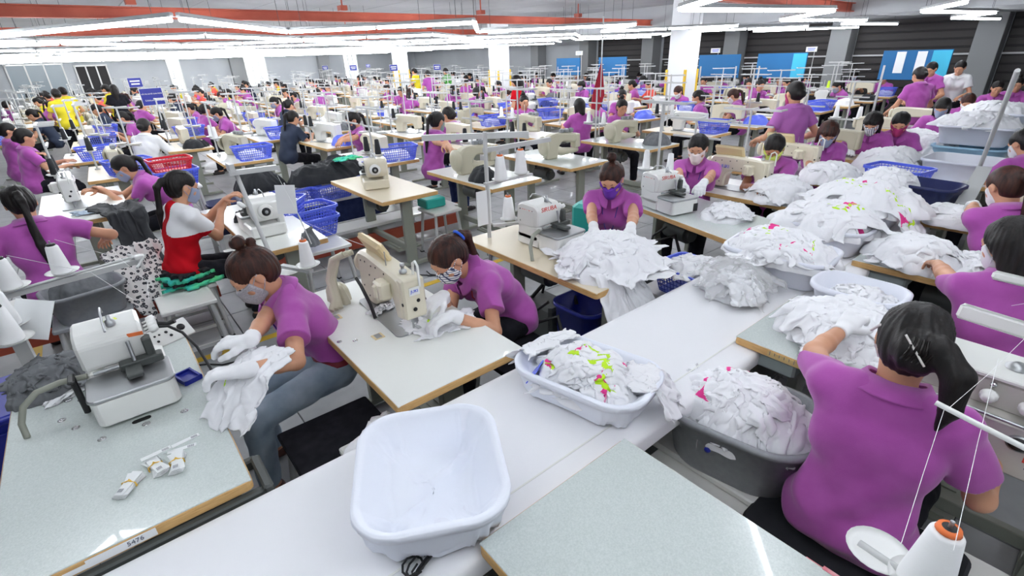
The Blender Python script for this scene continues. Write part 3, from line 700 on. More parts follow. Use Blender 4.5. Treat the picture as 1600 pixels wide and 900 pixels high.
def cylinder_arm(full=True, body=BEIGE):
    """heavy beige machine with a round swept arm reaching out over the bed"""
    t = empty('feed_arm_machine')
    sil = [(-.26, .2), (-.2, .17), (-.02, .2), (.03, .14), (.04, .0), (.2, .0), (.21, .2), (.17, .27), (.08, .3), (-.24, .28)]
    M(body).prism(roundpoly(sil, .035, 4), -.06, .06, axis='x', ch=.018).build('arm', t)
    M(body).prism(roundpoly([(-.3, .11), (-.22, .1), (-.2, .27), (-.29, .27)], .016, 3), -.05, .06, axis='x', ch=.01).build('needle_head', t)
    b = M(body, True); b.tube([(0, .06, .1), (0, -.05, .07), (0, -.18, .07), (0, -.28, .075)], [.06, .05, .036, .03], 14); b.build('feed_arm', t)
    w = M(body, True); w.lathe((.0, .2, .16), [(.09, 0), (.115, .01), (.115, .03), (.09, .045), (.03, .045), (.0001, .04)], 24, (0, 1, 0)); w.build('belt_guard', t)
    k = M(GREYP, True)
    for i in range(3): k.box((.03, -.2 + .07 * i, .31), (.06, .055, .05), ch=.01)
    k.build('puller_box', t)
    return t

def thread_stand(hh=.72, arms=2, tray=True, reach=.5, name='thread_stand'):
    """origin at the foot of the pole on the desk top; tray and overhead arms along y"""
    t = empty(name)
    b = M(GALV, True); b.cyl((0, 0, 0), (0, 0, hh), .011, n=8); b.lathe((0, 0, 0), [(.03, 0), (.03, .012), (.014, .02)], 10); b.build('pole', t)
    b = M(GALV); b.box((0, -.0, hh - .01), (.02, reach, .02)); b.box((.07, 0, hh - .01), (.14, .02, .02)); 
    for sy in (-1, 1): b.box((.07, sy * reach * .48, hh - .01), (.14, .016, .016))
    b.build('overhead_arm', t)
    if arms > 1: M(GALV).box((.02, 0, hh * .72), (.02, reach * .8, .016)).build('thread_bar', t)
    if tray:
        b = M(GALV); b.box((.0, 0, .235), (.03, reach * .9, .02)); b.build('tray_bar', t)
        for sy in (-1, 1):
            d = M(PLASW, True); d.lathe((0, sy * reach * .28, .245), [(.0001, 0), (.055, .0), (.07, .012), (.072, .014), (.055, .006), (.0001, .006)], 18); d.cyl((0, sy * reach * .28, .24), (0, sy * reach * .28, .4), .004, n=6); d.build('cone_dish', t)
    return t
def cone(yarn=YARNW, cap=BLK, full=True, k=1.0):
    if not full: return M(yarn, True).lathe((0, 0, 0), [(.0001, 0), (.032 * k, 0), (.034 * k, .01), (.022 * k, .15), (.012, .155), (.0001, .155)], 10).build('thread_cone')
    t = empty('thread_cone')
    M(yarn, True).lathe((0, 0, 0), [(.02, 0), (.042 * k, 0), (.046 * k, .006), (.045 * k, .02), (.029 * k, .15), (.024 * k, .157), (.014, .157)], 28).build('thread', t)
    b = M(cap, True).lathe((0, 0, 0), [(.014, .155), (.022, .16), (.02, .168), (.013, .169)], 16); b.use(BLK); b.lathe((0, 0, 0), [(.0135, .1685), (.0001, .1688)], 12); b.use(STEEL); b.cyl((0, 0, .165), (0, 0, .185), .004, n=8); b.build('core', t)
    return t
def stool(w=.38, d=.38, hh=.46, top=OFFW, name='white_stool'):
    t = empty(name)
    M(top).box((0, 0, hh - .015), (w, d, .03), ch=.006).build('seat', t)
    for sx in (-1, 1):
        for sy in (-1, 1):
            b = M(GALV); b.prism([(-.014, -.014), (.014, -.014), (.014, .014), (-.014, .014)], 0, .001)
            a = Vector((sx * (w / 2 - .0), sy * (d / 2 - .0), .0)); c = Vector((sx * (w / 2 - .04), sy * (d / 2 - .04), hh - .03)); b = M(GALV)
            b.tube([a + Vector((0, 0, .012)), c], .018, 4); b.use(BLK); b.box(a + Vector((0, 0, .008)), (.036, .036, .016)); b.build('leg', t)
    b = M(GALV)
    for sy in (-1, 1): b.box((0, sy * (d / 2 - .015), .13), (w - .05, .02, .025))
    b.build('stretcher', t); return t
def ringpts(w, d, r, n=6): return rrect(-w / 2, -d / 2, w / 2, d / 2, r, n)
def loft(rings, mats, name, parent=None, smooth=True, close_bottom=True, mi=None):
    n = len(rings[0]); V = [p for r in rings for p in r]; F = grid_faces(len(rings), n, True)
    if close_bottom:
        cb = np.mean(np.array(rings[0]), 0); ct = np.mean(np.array(rings[-1]), 0); V = V + [tuple(cb), tuple(ct)]; nb_ = len(V) - 2; e = (len(rings) - 1) * n
        q = [(nb_, (i + 1) % n, i, i) for i in range(n)]; q2 = [(nb_ + 1, e + i, e + (i + 1) % n, e + (i + 1) % n) for i in range(n)]
        o = MB(); o.use(mats, smooth); o.add(V, [tuple(f) for f in F] + [x[:3] for x in q] + [x[:3] for x in q2]); return o.build(name, parent)
    return obj_np(name, V, F, mats, parent, smooth)
def tub_rings(w, d, hh, r=.08, taper=.86, th=.006, rim=.016, n=8, fold=None):
    """outside bottom -> rim -> inside floor"""
    prof = [(taper * .97, 0, 0), (taper, .012, 0), (1.0, hh - .02, 0), (1.0, hh - .02, rim), (1.0, hh, rim), (1.0, hh + .003, rim * .3), (1.0, hh, -th), (taper + (1 - taper) * .1, .02, -th), (taper * .9, .012, -th)]
    out = []
    for s, z, o in prof:
        P = ringpts(w * s + 2 * o, d * s + 2 * o, max(r * s + o, .01), n); out.append([(x, y, z) for x, y in P])
    return out
def tub(w, d, hh, m, name='tub', parent=None, r=.09): return loft(tub_rings(w, d, hh, r), m, name, parent)
def basket(w=.42, d=.3, hh=.2, m=BLUEP, name='blue_basket', cols=26, rows=5):
    """lattice basket: rim, floor and open mesh walls"""
    t = empty(name); r = .05; tp = .84
    b = M(m)
    def ring(s, o=0): return rrect(-w * s / 2 - o, -d * s / 2 - o, w * s / 2 + o, d * s / 2 + o, r * s, 3)
    for zz, s, k in [(hh - .012, 1.0, .012)]:
        P = ring(s, k); Q = ring(s, 0); n = len(P)
        vs = [(x, y, zz - .012) for x, y in P] + [(x, y, zz + .012) for x, y in P] + [(x, y, zz + .012) for x, y in Q] + [(x, y, zz - .012) for x, y in Q]
        b.add(vs, [(a * n + i, a * n + (i + 1) % n, ((a + 1) % 4) * n + (i + 1) % n, ((a + 1) % 4) * n + i) for a in range(4) for i in range(n)], False)
    b.build('rim', t); b = M(m)
    b.prism(ring(tp), 0, .008); b.build('floor', t); b = M(m)
    for j in range(rows):
        f = (j + .5) / rows; s = tp + (1 - tp) * f; z = f * (hh - .03) + .006; P = ring(s); n = len(P)
        for i in range(n):
            a = Vector((*P[i], z)); c = Vector((*P[(i + 1) % n], z)); e = (c - a)
            if e.length < 1e-4: continue
            nn = Vector((-e.y, e.x, 0)).normalized() * .0018; v = Vector((0, 0, .0035))
            b.add([a - nn - v, c - nn - v, c + nn - v, a + nn - v, a - nn + v, c - nn + v, c + nn + v, a + nn + v], [(0, 1, 5, 4), (2, 3, 7, 6), (4, 5, 6, 7), (3, 2, 1, 0)])
    per = []
    P = ring(1.0); n = len(P); L = [0]
    for i in range(n): L.append(L[-1] + (Vector(P[(i + 1) % n]) - Vector(P[i])).length)
    Pt = ring(tp)
    tot = L[-1]; N = int(cols * 2)
    for q in range(N):
        s = tot * q / N; i = max(k for k in range(n) if L[k] <= s + 1e-9); f = (s - L[i]) / max(L[i + 1] - L[i], 1e-6)
        up = Vector(P[i]).lerp(Vector(P[(i + 1) % n]), f); dn = Vector(Pt[i]).lerp(Vector(Pt[(i + 1) % n]), f)
        b.tube([(dn.x, dn.y, .006), (up.x, up.y, hh - .02)], .0034, 4, False)
    b.build('lattice', t); tag(t.children[-1], kind='stuff')
    return t
# ---- cloth
def heap(name, w, d, hh, m, seed=1.0, fine=9.0, amp=.05, n=(70, 130), parent=None, rag=.16, square=.0, print_=None, loc=(0, 0, 0), rz=0.0, flatb=True, crisp=1.0):
    """crumpled heap of jersey: sharp folds over a dome with a ragged outline"""
    R, T = n; r = np.linspace(0, 1, R)[:, None] ** .8; th = np.linspace(0, 2 * PI, T, endpoint=False)[None, :]
    ct, st = np.cos(th), np.sin(th)
    out = 1 + rag * (vnoise(ct * 2.3 + seed, st * 2.3 + seed * 1.7, seed) - .5) * 2 + rag * .6 * (vnoise(ct * 6 + seed, st * 6 + 9, seed * 2) - .5) * 2
    if square: out = out * (1 + square * (np.abs(ct * st) * 2) ** 2 * .35)
    x = r * ct * w / 2 * out; y = r * st * d / 2 * out
    base = hh * np.clip(1 - r ** 2.4, 0, 1) ** .75
    f = ridged(x * fine + seed * 5, y * fine + seed * 3, seed, 3); g = vnoise(x * fine * .4 + seed, y * fine * .4, seed + 2)
    e = np.clip((1 - r) * 5, 0, 1)
    z = base * (.75 + .5 * g) + amp * (f - .35) * (.35 + .65 * e) + .004
    s1 = (vnoise(x * fine * .9 + 31, y * fine * .9, seed) - .5) * .05; s2 = (vnoise(x * fine * .9, y * fine * .9 + 17, seed + 4) - .5) * .05
    x = x + s1 * e; y = y + s2 * e; z = np.maximum(z, .002); z[-1] = 0.0
    V = np.stack([x, y, z], -1).reshape(-1, 3); F = grid_faces(R, T, True)
    mi = None; ms = [m]
    if print_ is not None:
        ms = [m, PINK, LIME]; X = x[:-1]; Y = y[:-1]; mi = np.zeros(X.shape, int)
        for (px, py, rad, ang, kind) in print_:
            dx, dy = X - px, Y - py; c_, s_ = math.cos(ang), math.sin(ang); u, v = dx * c_ + dy * s_, -dx * s_ + dy * c_
            wob = (vnoise(u * 40 + 5, v * 40, seed) - .5) * .016
            if kind == 'p': q = (np.abs(v + u * u / rad * .8 + wob) < .016 * (1 - (u / rad) ** 2)) & (np.abs(u) < rad)
            else: q = (np.abs(v + .02 * np.sin(u * 70) + wob) < .008) & (np.abs(u) < rad)
            mi[q] = 1 if kind == 'p' else 2
        mi = mi.ravel()
    o = obj_np(name, V, F, ms, parent, True, mi); o.location = loc; o.rotation_euler = (0, 0, rz); return o
def garment(name, w, d, base, m, seed=1.0, fine=7.0, amp=.03, n=56, parent=None, loc=(0, 0, 0), rz=0.0, print_=None, th=.004, lift=0.0):
    """one crumpled piece of cloth lying over base(x, y) given in its own frame"""
    a = np.linspace(-1, 1, n); U, Vv = np.meshgrid(a, a, indexing='ij')
    x = U * w / 2 * (1 + .22 * (vnoise(Vv * 2 + seed, seed, 0) - .5) * 2) + .05 * w * (vnoise(U * 3, Vv * 3 + seed, 1) - .5) * 2
    y = Vv * d / 2 * (1 + .22 * (vnoise(U * 2 + seed * 2, seed + 5, 0) - .5) * 2) + .05 * d * (vnoise(U * 3 + 9, Vv * 3 + seed, 2) - .5) * 2
    f = ridged(x * fine + seed * 7, y * fine + seed, seed, 3) ** 1.5; rim = np.maximum(np.abs(U), np.abs(Vv)) ** 6
    z = base(x, y) + amp * f * (1 - .5 * rim) + th + lift
    rg = .035 * w * rim * (vnoise(U * 9 + seed, Vv * 9, 5) - .5) * 2; x = x + rg * np.sign(U); y = y + rg * np.sign(Vv)
    x = x + (vnoise(U * 6 + seed, Vv * 6, 3) - .5) * .03; y = y + (vnoise(U * 6, Vv * 6 + seed, 4) - .5) * .03
    V = np.stack([x, y, z], -1).reshape(-1, 3); F = grid_faces(n, n)
    V2 = V.copy(); V2[:, 2] -= th; N = len(V)
    ed = list(range(n)) + [i * n + n - 1 for i in range(1, n)] + [(n - 1) * n + j for j in range(n - 2, -1, -1)] + [i * n for i in range(n - 2, 0, -1)]
    E = np.array([(ed[i], ed[i] + N, ed[(i + 1) % len(ed)] + N, ed[(i + 1) % len(ed)]) for i in range(len(ed))])
    mi = None; ms = [m]
    if print_ is not None:
        ms = [m, PINK, LIME]; Uc = (U[:-1, :-1] + U[1:, 1:]) / 2 * w / 2; Vc = (Vv[:-1, :-1] + Vv[1:, 1:]) / 2 * d / 2; q = np.zeros(Uc.shape, int)
        for (px, py, rad, ang, kind) in print_:
            dx, dy = Uc - px, Vc - py; c_, s_ = math.cos(ang), math.sin(ang); u, v = dx * c_ + dy * s_, -dx * s_ + dy * c_
            k = (np.abs(v + u * u / rad * .8) < .026 * (1 - (u / rad) ** 2)) & (np.abs(u) < rad) if kind == 'p' else (np.abs(v + .018 * np.sin(u * 80)) < .009) & (np.abs(u) < rad)
            q[k] = 1 if kind == 'p' else 2
        mi = np.concatenate([q.ravel(), q.ravel(), np.zeros(len(E), int)])
    o = obj_np(name, np.concatenate([V, V2]), np.concatenate([F, F[:, ::-1] + N, E]), ms, parent, True, mi); o.location = loc; o.rotation_euler = (0, 0, rz); return o
def layers(par, w, d, hh, m, seed, n=6, size=.5, prints=None, g=40):
    rr = random.Random(int(seed * 13))
    def H(x, y):
        r = np.sqrt((x / (w / 2)) ** 2 + (y / (d / 2)) ** 2); return hh * .92 * np.clip(1 - r ** 2.4, 0, 1) ** .75
    for k in range(n):
        a = rr.uniform(0, 2 * PI) if k else 0; q = rr.uniform(.15, .62) if k else .1; ox, oy = q * w / 2 * math.cos(a), q * d / 2 * math.sin(a); an = rr.uniform(0, 2 * PI); c_, s_ = math.cos(an), math.sin(an)
        ww = 1.25 * size * rr.uniform(.7, 1.15) * min(w, d); dd = 1.2 * size * rr.uniform(.8, 1.4) * min(w, d)
        pr = None
        if prints and k >= n - len(prints) * 2: pr = [(rr.uniform(-.15, .15) * ww, rr.uniform(-.15, .15) * dd, .075, rr.uniform(0, 3), prints[k % len(prints)]), (rr.uniform(-.2, .2) * ww, rr.uniform(-.2, .2) * dd, .055, rr.uniform(0, 3), 'l')]
        garment('garment_layer', ww, dd, lambda X_, Y_: H(ox + c_ * X_ - s_ * Y_, oy + s_ * X_ + c_ * Y_), m, seed + k * 1.37, 7.5, .045, g, par, (ox, oy, 0), an, pr, .003, .006 + .003 * k)
def drape_base(x0, ztop, zlow, soft=.03):
    """top surface that falls away past x0 along -y"""
    return lambda x, y: np.where(y > x0, 0.0, np.maximum(-(x0 - y) * 2.2, zlow - ztop))
def text(s, size, m, parent, loc, R, name='lettering', depth=.0008, align='CENTER'):
    cu = bpy.data.curves.new(name, 'FONT'); cu.body = s; cu.size = size; cu.extrude = depth; cu.align_x = align; cu.align_y = 'CENTER'; cu.resolution_u = 2
    tmp = bpy.data.objects.new(name, cu); me = bpy.data.meshes.new_from_object(tmp); me.materials.clear(); me.materials.append(m)
    o = bpy.data.objects.new(name, me); link(o, parent); o.location = loc; o.rotation_euler = R; bpy.data.objects.remove(tmp); return o
# ---------------------------------------------------------------- the hall
def struct(o, label=None): o['kind'] = 'structure'; return o
XR, YB, CZ = 17.0, 30.0, 3.05
fl = struct(M(GROUT).box((3, 12, -.03), (30, 37, .05)).build('floor'))
tile = M(TILEM).box((0, 0, 0), (.493, .493, .012), ch=.002).mesh('floor_tile')
far_tiles = M(TILEM)
for i in range(-6, 34):
    for j in range(-8, 60):
        x, y = i * .5 + .25, j * .5 + .25
        if -1.6 < x < 5.2 and 2.6 < y < 7.6 or (-.2 < x < 3.2 and -.8 < y < 2.6 and not .4 < y < 1.5):
            o = bpy.data.objects.new('floor_tile', tile); link(o, fl); o.location = (x, y, 0)
        else: far_tiles.box((x, y, 0), (.493, .493, .012))
tag(far_tiles.build('floor_tile', fl), kind='stuff')
b = M(YLINE); b.box((1.2, 3.86, .0075), (5.6, .07, .003)); b.box((-.78, 4.4, .0076), (.07, 3.6, .003)); struct(b.build('trim_1'))
CEIL = mat('ceiling_board', (178, 180, 182), .85, noise=(.6, (160, 162, 165), .8)); WALL = mat('painted_wall', (196, 200, 203), .8, noise=(.8, (182, 186, 190), .7)); COLW = mat('white_column_paint', (236, 238, 240), .7); COLG = mat('grey_column_paint', (150, 152, 152), .8)
GLASSB = mat('daylit_window_glass', (220, 232, 240), .3, emit=((235, 244, 252), 1.0)); DARKW = mat('dark_shutter', (44, 42, 42), .7); SLAT = mat('shutter_slat', (58, 54, 53), .6); GLASSW = mat('frosted_window_glass', (128, 140, 146), .3, emit=((215, 228, 236), .06)); HAZ = mat('hazard_yellow', (232, 190, 50), .6)
ce = struct(M(CEIL).box((3, 12, CZ + .06), (30, 37, .06)).build('ceiling'))
cp = M(CEIL).box((0, 0, 0), (1.19, 2.39, .03), ch=.006).mesh('ceiling_panel')
for i in range(-5, 14):
    for j in range(-1, 12):
        o = bpy.data.objects.new('ceiling_panel', cp); link(o, ce); o.location = (i * 1.2 + .6, j * 2.4 + 1.2, CZ)
struct(M(WALL).box((3, YB + .1, CZ / 2), (30, .2, CZ + .1)).build('wall_back'))
wr = struct(M(WALL).box((XR + .1, 12, CZ / 2), (.2, 37, CZ + .1)).build('wall_right'))
struct(M(WALL).box((-11.9, 12, CZ / 2), (.2, 37, CZ + .1)).build('wall_left')); struct(M(WALL).box((3, -6.4, CZ / 2), (30, .2, CZ + .1)).build('wall_front'))
# dark roller shutters along the right wall
n = 0
for y0 in range(0, 6):
    ya = -3.2 + y0 * 3.1; n += 1
    s = empty('door_%d' % n); s.location = (XR - .02, ya + 1.4, 0); struct(s)
    M(DARKW).box((0, 0, 1.5), (.03, 2.66, 3.0)).build('shutter_curtain', s)
    for k in range(14): M(SLAT).box((-.025, 0, .35 + k * .19), (.02, 2.62, .15), ch=.006).build('shutter_slat', s)
    M(GALV).box((-.06, 0, 1.62), (.03, 2.66, .04)).build('shutter_rail', s)
for k, y in enumerate((-3.4, -.35, 2.9, 6.0, 9.1, 12.3, 15.4, 18.4)):
    c = struct(M(COLG).box((XR - .25, y, CZ / 2), (.5, .5, CZ), ch=.01).build('column'))
for x, y in ((11.5, 7.5), (11.5, 14.6), (11.5, 21.6)):
    c = struct(M(COLW).box((x, y, CZ / 2), (.5, .5, CZ), ch=.012).build('column'))
    for sx, sy in ((-1, -1), (-1, 1), (1, -1), (1, 1)):
        g = M(HAZ)
        g.box((x + sx * .25, y + sy * .25, .95), (.05, .05, 1.1)); g.build('corner_guard', c)
struct(M(CEIL).box((15.1, 12, (2.46 + CZ) / 2), (3.8, 37, CZ - 2.46), ch=.01).build('trim_2')); struct(M(CEIL).box((3, 28.4, (2.5 + CZ) / 2), (30, 3.2, CZ - 2.5), ch=.01).build('trim_3'))
# windows and openings of the back wall
wn = 0
for x0, w_, z0, z1 in ((-1.75, 1.8, .9, 2.2), (.45, 1.1, .4, 2.1), (3.85, .5, .6, 2.3), (7.2, 1.0, .9, 2.3), (12.4, .8, .9, 2.3), (-5.5, 2.4, .9, 2.3)):
    wn += 1; t = struct(empty('window_%d' % wn)); t.location = (x0 + w_ / 2, YB - .03, (z0 + z1) / 2)
    for k in range(3):
        M(DARKW if wn == 2 else GLASSW if wn in (1, 6) else GLASSB).box((-w_ / 3 + k * w_ / 3, 0, 0), (w_ / 3 - .06, .02, z1 - z0 - .06)).build('window_pane', t)
    b = M(OFFW); b.box((0, -.02, (z1 - z0) / 2), (w_ + .08, .06, .06)); b.box((0, -.02, -(z1 - z0) / 2), (w_ + .08, .06, .06))
    for k in range(4): b.box((-w_ / 2 + k * w_ / 3, -.02, 0), (.05, .06, z1 - z0))
    b.build('window_frame', t)
for x in (6.8, 11.2, 15.9): struct(M(COLG).box((x, YB - .15, CZ / 2), (.6, .3, CZ)).build('column'))
# red steel beams, hangers, pipe
def ibeam(a, c, hgt=.24, w=.14):
    a = Vector(a); c = Vector(c); L = (c - a).length; b = M(REDB); b.T = Matrix.Translation((a + c) / 2) @ (c - a).to_track_quat('X', 'Z').to_matrix().to_4x4()
    b.box((0, 0, hgt / 2), (L, w, .016)); b.box((0, 0, -hgt / 2), (L, w, .016)); b.box((0, 0, 0), (L, .012, hgt)); return b
for k, (y, z, x0) in enumerate(((4.3, 2.62, 6.2), (9.3, 2.64, -3), (16.4, 2.75, -3), (23.4, 2.75, -3))):
    t = struct(ibeam((x0, y, z), (XR - .3, y + .6, z), .13 if k == 1 else .15).build('ceiling_beam'))
    for x in np.arange(x0 + .9, 16.5, 3.1):
        g = M(REDB); g.box((x, y + .04 * (x - x0), (z + .1 + CZ) / 2), (.02, .02, CZ - z - .1)); g.box((x, y + .04 * (x - x0), z + .14), (.12, .16, .08)); g.build('beam_hanger', t)

b = M(GALV, True); b.tube([(3.4, 9.8, 2.95), (6.6, 7.2, 2.95), (9.2, 4.4, 2.95)], .05, 8); tag(b.build('service_pipe'), 'grey service pipe running slantwise under the ceiling boards', 'pipe')

# ---------------------------------------------------------------- fluorescent tubes hung in zigzag rows: the hall's own light
TUBE = mat('lit_tube', (255, 255, 255), .5, emit=((244, 249, 255), TUBE_STRENGTH))
def tube_lamp():
    t = empty('tube_lamp')
    b = M(mat('lamp_grey', (176, 178, 180), .5)); b.box((0, 0, .03), (2.4, .04, .03), ch=.006); b.box((0, 0, .012), (2.38, .07, .006)); b.build('lamp_housing', t)
    for sx in (-1, 1):
        b = M(TUBE, True); b.cyl((sx * .6 - .58, 0, -.012), (sx * .6 + .58, 0, -.012), .016, n=8); b.build('tube', t)
    b = M(STEELD, True)
    for sx in (-1, 1): b.cyl((sx * 1.0, 0, .05), (sx * 1.0, 0, .72), .003, n=4)
    tag(b.build('hanging_wire', t), kind='stuff')
    return t
LP = tube_lamp(); LZ = 2.31; LN = [0]
ROWN = {}
def lamp(p, q, row, z=LZ):
    p = Vector((*p, z)); q = Vector((*q, z)); c = (p + q) / 2; ROWN[row] = ROWN.get(row, 0) + 1
    ords = ['first', 'second', 'third', 'fourth', 'fifth', 'sixth', 'seventh', 'eighth', 'ninth', 'tenth', 'eleventh', 'twelfth']
    o = place(LP, USED, c, math.atan2(q.y - p.y, q.x - p.x), 'lit tube lamp, %s from %s in the %s' % (ords[ROWN[row] - 1], 'the left', row), 'fluorescent tube lamps', 'lamp')
    L = (q - p).length; o.scale = (L / 2.42, 1, 1); LN[0] += 1
def zig(x0, x1, ya, yb, row, dx=1.42, ph=0, z=LZ):
    x = x0; k = ph
    while x < x1:
        lamp((x, ya if k % 2 == 0 else yb), (x + dx, yb if k % 2 == 0 else ya), row, z); x += dx; k += 1
zig(.86, 15, 5.35, 7.35, 'zigzag row nearest the camera', 1.5)
for a, c in (((-1.7, 5.6), (-.47, 8.2)), ((-.47, 8.2), (.83, 5.35))): lamp(a, c, 'near left pair')
# stepped row over the packing table
pts = [(3.85, 2.1), (4.9, 3.3), (7.25, 2.75), (8.8, 4.1), (11.2, 3.7), (12.6, 4.6), (15.0, 4.3)]
for a, c in zip(pts, pts[1:]): lamp(a, c, 'stepped row over the packing table')
pts = [(7.6, 1.6), (9.2, 2.4), (11.4, 2.0), (13.0, 2.9), (15.4, 2.6)]
for a, c in zip(pts, pts[1:]): lamp(a, c, 'stepped row at the right edge')
names = ['second', 'third', 'fourth', 'fifth', 'sixth', 'seventh', 'eighth', 'ninth', 'tenth']
names += ['eleventh']
for k in range(10): zig(-1.9 + .3 * (k % 2) - .06 * k, 12.9, 8.3 + 2.05 * k, 9.8 + 2.05 * k, names[k] + ' zigzag row back', 1.75, k, LZ + (.0 if k < 3 else -.04))
# rows that light the near desks, overhead and behind the camera
zig(-2.6, 3.2, -.6, 1.1, 'row above the near desks', 1.9, 0, 2.75); zig(-2.6, 2.4, 2.6, 4.0, 'row above the near left desks', 1.9, 0, 2.8); zig(-3, 6, -4.0, -2.6, 'row behind the near desks', 1.9, 0, 2.7); 
# ---------------------------------------------------------------- packing table that runs away between the two rows
t = thing('packing_table', 'long white cloth-topped packing table running away between the desks', 'table')
TX0, TX1, TY0, TY1, TZ = -1.3, 14.0, .775, 1.40, .735
b = M(WCLOTH); nx = 240; xs = np.linspace(TX0, TX1, nx)
prof = [(TY0 - .004, TZ - .075), (TY0 - .006, TZ - .02), (TY0 + .006, TZ - .003), (TY0 + .03, TZ), (TY0 + .15, TZ), (TY0 + .28, TZ), (TY1 - .2, TZ), (TY1 - .1, TZ), (TY1 - .03, TZ), (TY1 - .004, TZ - .004), (TY1 + .006, TZ - .02), (TY1 + .004, TZ - .075)]
prof2 = []
for a, c in zip(prof, prof[1:]):
    k = 6 if abs(a[0] - c[0]) > .05 else 1
    for q in range(k): prof2.append((a[0] + (c[0] - a[0]) * q / k, a[1] + (c[1] - a[1]) * q / k))
prof2.append(prof[-1]); yy = np.array([p[0] for p in prof2])[None, :]; zz = np.array([p[1] for p in prof2])[None, :]; X = np.repeat(xs[:, None], len(prof2), 1)
Z = zz + np.where(zz > TZ - .01, (vnoise(X * 1.2 + 3, yy * 9 + X * 2.5, 2) - .5) * .007 * np.clip((X - 1.2) * 2, 0.1, 1), 0); Y = yy + (vnoise(X * 2.3, zz * 20, 1) - .5) * .012 * (zz < TZ - .01)
obj_np('tablecloth', np.stack([X, Y + 0 * X, Z], -1).reshape(-1, 3), grid_faces(nx, len(prof2)), WCLOTH, t)
M(OFFW).box(((TX0 + TX1) / 2, (TY0 + TY1) / 2, TZ - .035), (TX1 - TX0 - .02, TY1 - TY0 - .02, .05)).build('table_board', t)
b = M(OFFW); b.box(((TX0 + TX1) / 2, TY0 + .11, TZ + .0035), (TX1 - TX0 - .02, .006, .001)); tag(b.build('seam', t))
for x in np.arange(-1.1, 13.5, 1.6):
    for y in (TY0 + .09, TY1 - .09): M(GALV).box((x, y, (TZ - .06) / 2), (.045, .045, TZ - .06), ch=.003).build('leg', t)
    M(GALV).box((x, (TY0 + TY1) / 2, .18), (.03, TY1 - TY0 - .2, .03)).build('stretcher', t)
M(STEELD).box(((TX0 + TX1) / 2, (TY0 + TY1) / 2, .2), (TX1 - TX0 - .3, TY1 - TY0 - .3, .02)).build('lower_shelf', t)

DZ = .775
def put(o, label, cat, loc, rz=0.0, group=None):
    o.location = loc; o.rotation_euler = (0, 0, rz); return tag(o, label, cat, group)
# ---------------------------------------------------------------- near left row of desks
d1 = put(desk(.62, 1.24, LAMG, PLY, drawer=STEELD), 'grey-laminate sewing desk in the bottom left corner with screw caps and tag bundles', 'desk', (-.225, 2.055, 0))
g = M(CHROME, True)
for x, y in ((-.34, 2.13), (-.27, 1.99), (-.14, 1.98), (-.02, 1.97), (-.36, 2.36), (-.32, 2.33), (-.38, 2.22)):
    e = M(CHROME, True); e.lathe((x + .225, y - 2.055, DZ), [(.013, 0), (.013, .001), (.009, .0035), (.003, .003), (.0001, .002)], 14); e.build('screw_cap', d1)
e = M(BLK); e.prism(rrect(-.025, -.012, .035, .012, .011, 4), DZ - .002, DZ + .0008, org=(.07, -.035, 0)); e.build('belt_slot', d1)
e = M(STEELD); e.box((.03, -.625, .715), (.6, .03, .035), ch=.006); e.box((.345, -.55, .715), (.03, .18, .045), ch=.006); e.box((.28, -.46, .71), (.14, .03, .04), ch=.006); e.build('tray_frame', d1)
e = M(PAPER); e.box((-.03, -.6222, DZ - .018), (.16, .0012, .026)); e.box((-.1, -.6225, DZ - .022), (.12, .0012, .016)); e.build('taped_label', d1)
text('5476', .02, INK, d1, (.0, -.6235, DZ - .017), (PI / 2, 0, 0), 'handwriting')

d2 = put(desk(.62, 1.24, LAMW, PLY, drawer=None), 'white-topped sewing desk with bare plywood edge where a woman in a plaid mask sews', 'desk', (.905, 2.065, 0))
for x, y in ((.66, 2.22), (.68, 2.02), (.62, 2.06)):
    e = M(CHROME, True); e.lathe((x - .905, y - 2.065, DZ), [(.012, 0), (.012, .001), (.008, .003), (.0001, .002)], 12); e.build('screw_cap', d2)
for x, y, s in ((.7, 2.3, .03), (.775, 1.98, .03)):
    e = M(CREAM2); e.box((x - .905, y - 2.065, DZ + .0015), (.05, .05, .003)); e.use(STEEL).box((x - .905, y - 2.065, DZ + .0035), (.028, .04, .002)); e.build('metal_plate', d2)
e = M(STEEL, True); e.cyl((-.265, .2, DZ), (-.27, .2, DZ + .075), .008, .006); e.lathe((-.265, .2, DZ), [(.018, 0), (.018, .004), (.0001, .005)], 12); e.build('knee_pin', d2)
e = M(GALV, True); e.lathe((.25, -.6215, DZ - .02), [(.011, 0), (.011, .002), (.0001, .003)], 12, (0, -1, 0)); e.build('edge_plug', d2)

d3 = put(desk(.63, 1.24, LAMC, PLY, drawer=STEELD), 'cream-topped sewing desk half hidden under a big heap of white garments', 'desk', (2.17, 2.21, 0))
d4 = put(desk(.62, 1.24, LAMG, PLY, drawer=STEELD), 'grey-topped sewing desk set askew in front of the woman in the pale pink mask', 'desk', (3.56, 2.05, 0), math.radians(-14))
d5 = put(desk(.62, 1.24, LAMW, PLY, full=False), 'white-topped desk piled with white garments before the woman in the lime mask', 'desk', (4.46, 2.18, 0))
d6 = put(desk(.62, 1.24, LAMW, PLY, full=False), 'white-topped desk before the bob-haired woman in the grey mask', 'desk', (5.45, 2.18, 0))
d7 = put(desk(.62, 1.24, LAMC, PLY, full=False), 'desk with a wooden box on it before the woman in the blue plaid mask', 'desk', (6.75, 2.1, 0))
d8 = put(desk(.62, 1.24, LAMW, PLY, full=False), 'desk at the far end of the table row near the stacked tubs', 'desk', (8.1, 2.1, 0))
d9 = put(desk(.62, 1.24, LAMW, PLY, full=False), 'last wooden-edged desk beside the packing table', 'desk', (9.5, 2.1, 0))

